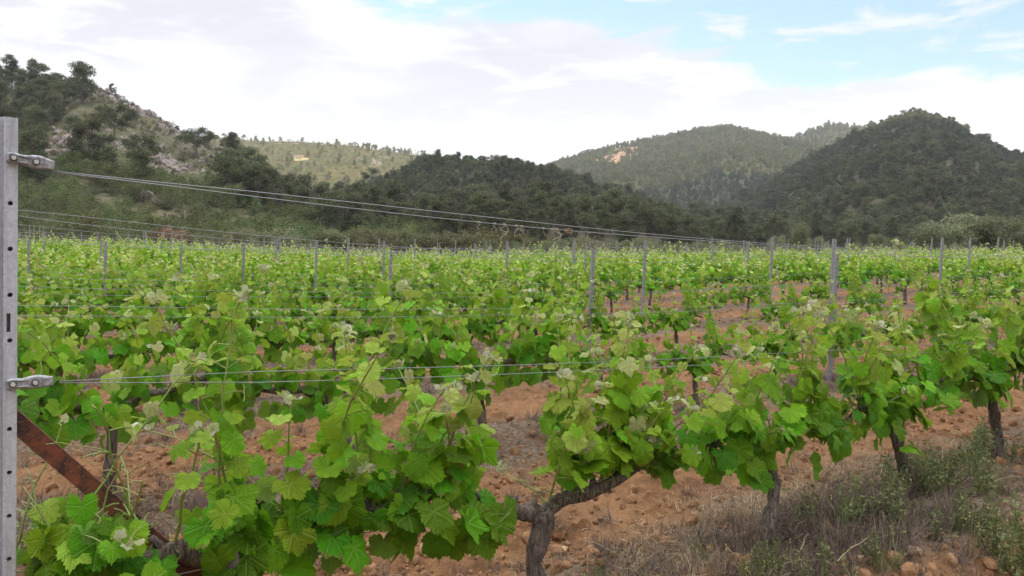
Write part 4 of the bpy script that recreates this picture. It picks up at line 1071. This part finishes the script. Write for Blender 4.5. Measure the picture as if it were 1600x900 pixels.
# ------------------------------------------------------------------ soil clods, dry grass, weeds
CL = [src('clod_source', rock_mesh(i, 'clod', M_CLOD)) for i in range(6)]
rg = np.random.default_rng(3)
def ground_pts(nmax, y0, y1, f=None, power=1.0):
    y = y0*(y1/y0)**(rg.random(nmax)**power); x = rg.uniform(-.68, .68, nmax)*y+rg.normal(0, .2, nmax)
    if f is not None: k = rg.random(nmax) < f(x, y); x, y = x[k], y[k]
    return x, y
x, y = ground_pts(42000, 2.0, 22, lambda x, y: np.clip(.5+1.8*fbm(x*.9, y*.9, 33, 3), .08, 1)*np.clip(.25+.0*y, 0, 1)*3.4)
sz = np.exp(rg.normal(-4.75, .72, len(x)))*(1+.05*y); sz = np.minimum(sz, .055)
scatter('soil_clods', np.stack([x, y, G(x, y)+sz*.15], 1), rg.uniform(0, 6.28, (len(x), 3)), sz, rg.integers(0, 6, len(x)), CL, 'loose lumps of orange clay soil strewn between the rows', 'soil lumps')
M_STONE = simple('ochre_stone', (0.44, 0.31, 0.17), .9)
for (px, py, s, lab) in ((1440, 880, .042, 'ochre yellow stone lying in the bottom right corner area'), (1355, 893, .03, 'small orange stone at the bottom edge of the photo'), (882, 858, .03, 'round orange stone right of the forked trunk'), (1563, 884, .02, 'tiny pale stone near the bottom right corner')):
    D = FPX*CAMH/(py-HY); xx = (px-CX)/FPX*D
    tag(link('stone', rock_mesh(px, 'stone', M_STONE), loc=(xx, D, g1(xx, D)+s*.3)), lab, 'stone'); bpy.context.scene.objects[-1]
    [o for o in COL.objects if o.name.startswith('stone')][-1].scale = (s,)*3

def tuft(seed, nb, H, spread, mat, wid=.0022, droop=.6, flowers=0):
    rng = np.random.default_rng(seed); a = Acc(); seg = 4
    for i in range(nb):
        b = rng.normal(0, spread*.35, 2); az = rng.random()*6.28; L = H*rng.uniform(.4, 1.15); tilt = abs(rng.normal(0, droop)); d = np.array([math.cos(az), math.sin(az)])
        s = np.linspace(0, 1, seg+1); ang = tilt*(.3+1.1*s)
        xy = np.cumsum(np.concatenate([[0], np.sin(ang[1:])]))*L/seg; zz = np.cumsum(np.concatenate([[0], np.cos(ang[1:])]))*L/seg
        P = np.stack([b[0]+d[0]*xy, b[1]+d[1]*xy, np.maximum(zz, 0.002)], 1); sd = np.array([-d[1], d[0], 0]); w = wid*(1-.8*s)[:, None]
        V = np.concatenate([P-sd*w, P+sd*w]); F = [[q, q+1, seg+2+q, seg+1+q] for q in range(seg)]
        a.add(V, F, rnd=rng.random())
        if flowers and rng.random() < flowers:
            for m_ in range(3):
                c = P[-1]+rng.normal(0, .006, 3); v, f = box_v(c, (.006, .006, .006)); a.add(v, f, mat=1, rnd=.5)
    return a
def leafy(seed, nb, H):
    rng = np.random.default_rng(seed); a = Acc()
    for i in range(nb):
        az = rng.random()*6.28; L = H*rng.uniform(.5, 1.1); tl = abs(rng.normal(0, .3)); d = np.array([math.cos(az)*math.sin(tl), math.sin(az)*math.sin(tl), math.cos(tl)])
        b = np.array([*rng.normal(0, .03, 2), 0]); v, f = tube(np.stack([b, b+d*L*.5, b+d*L]), [.0016, .0012, .0008], 3, False); a.add(v, f, rnd=.3)
        for q in range(16):
            t = rng.uniform(.1, 1); p = b+d*L*t; T = nrmz(rng.normal(0, 1, 3)+[0, 0, .5]); B = nrmz(np.cross(T, rng.normal(0, 1, 3))); l = .036*rng.uniform(.5, 1.3)
            a.add([p, p+T*l*.5+B*l*.2, p+T*l, p+T*l*.5-B*l*.2], [[0, 1, 2, 3]], rnd=rng.random())
        if rng.random() < .15:
            v, f = box_v(b+d*L, (.005, .005, .005)); a.add(v, f, mat=1, rnd=.5)
    return a
rowd = lambda x, y: np.abs((x*ROWN[0]+y*ROWN[1]-C0+DR/2) % DR-DR/2)
D_SRC = [src('dry_source', tuft(700+i, 80, .17, .12, M_DRY, wid=.0022, droop=1.7).mesh('dry', [M_DRY, M_YEL], False)) for i in range(4)]+[src('dry_source', tuft(720+i, 45, .10, .16, M_STRAW, wid=.0018, droop=1.5).mesh('straw', [M_STRAW, M_YEL], False)) for i in range(3)]
def twigs(seed):
    rng = np.random.default_rng(seed); a = Acc()
    for i in range(3):
        t = np.linspace(0, 1, 5)[:, None]; d = nrmz(np.array([rng.normal(), rng.normal(), rng.normal(0, .08)])); b = np.array([*rng.normal(0, .12, 2), .012])
        v, f = tube(b+d*t*rng.uniform(.1, .35)+rng.normal(0, .006, (5, 3)), .0035-.002*t[:, 0], 5); a.add(v, f, rnd=rng.random())
    return a
D_SRC += [src('twig_source', twigs(780+i).mesh('twigs', [M_STRAW], False)) for i in range(3)]
x, y = ground_pts(14000, 2.2, 24, lambda x, y: np.exp(-(rowd(x, y)/.38)**2)*np.clip(.42+2.4*fbm(x*.9, y*.9, 51, 3), 0, 1)*.75+.06)
idx = np.where(rg.random(len(x)) < .5, rg.integers(0, 4, len(x)), rg.integers(4, 10, len(x)))
scl = rg.uniform(.35, .85, len(x))
# the thick mat of dead grass at the foot of the nearest row
mx = rg.normal(0, 1, (230, 2)); c0 = row_pt(0, px=1290); P2 = c0+ROWD*mx[:, :1]*.50+ROWN*(mx[:, 1:]*.17-.10)
P3 = row_pt(0, px=700)+ROWD*rg.normal(0, .8, (160, 1))+ROWN*rg.normal(0, .22, (160, 1))
P4 = row_pt(0, px=1330)+ROWD*rg.normal(0, .9, (150, 1))+ROWN*rg.normal(.35, .22, (150, 1))
x = np.concatenate([x, P2[:, 0], P3[:, 0], P4[:, 0]]); y = np.concatenate([y, P2[:, 1], P3[:, 1], P4[:, 1]])
idx = np.concatenate([idx, rg.integers(0, 4, 230), rg.integers(4, 7, 310)]); scl = np.concatenate([scl, rg.uniform(.4, 1.05, 230), rg.uniform(.6, 1.2, 310)])
scatter('dry_grass', np.stack([x, y, G(x, y)], 1), np.stack([rg.normal(0, .38, len(x)), rg.normal(0, .38, len(x)), rg.uniform(0, 6.28, len(x))], 1), scl, idx, D_SRC, 'matted grey-brown dead grass and straw under the vines', 'dry grass')
W_SRC = [src('weed_source', leafy(740+i, 12, .30).mesh('weed', [M_WEED, M_YEL], False)) for i in range(3)]+[src('weed_source', tuft(760+i, 26, .22, .06, M_WEED, droop=.45, flowers=.06).mesh('weed', [M_WEED, M_YEL], False)) for i in range(2)]
q = rg.normal(0, 1, (48, 2)); P5 = row_pt(0, px=1480)+ROWD*q[:, :1]*.45+ROWN*(q[:, 1:]*.16-.04)
q = rg.normal(0, 1, (36, 2)); P6 = row_pt(0, px=1290)+ROWD*q[:, :1]*.5+ROWN*(q[:, 1:]*.16-.25)
q = rg.normal(0, 1, (30, 2)); P7 = np.array([2.45, 3.75])+q*[.12, .25]
x, y = ground_pts(2200, 3, 20, lambda x, y: np.exp(-(rowd(x, y)/.3)**2)*.16+.006)
x = np.concatenate([x, P5[:, 0], P6[:, 0], P7[:, 0]]); y = np.concatenate([y, P5[:, 1], P6[:, 1], P7[:, 1]])
scatter('green_weeds', np.stack([x, y, G(x, y)], 1), np.stack([0*x, 0*x, rg.uniform(0, 6.28, len(x))], 1), rg.uniform(.3, .95, len(x)), rg.integers(0, 5, len(x)), W_SRC, 'thin green weeds with tiny yellow flowers along the vine rows', 'weeds')

# ------------------------------------------------------------------ haze in the valley air
def haze():
    a = Acc(); v, f = box_v((0, 0, 108), (4200, 4200, 220)); a.add(v, f)
    m, n = new_mat('haze_air')
    vol = n('ShaderNodeVolumePrincipled', ins={'Color': (.80, .86, 1.0, 1), 'Density': HAZE})
    o = n('ShaderNodeOutputMaterial'); m.node_tree.links.new(vol.outputs[0], o.inputs['Volume'])
    tag(link('haze', a.mesh('haze', [m], False)), kind='stuff', label='thin bluish haze between the vineyard and the far hills', cat='haze')
haze()
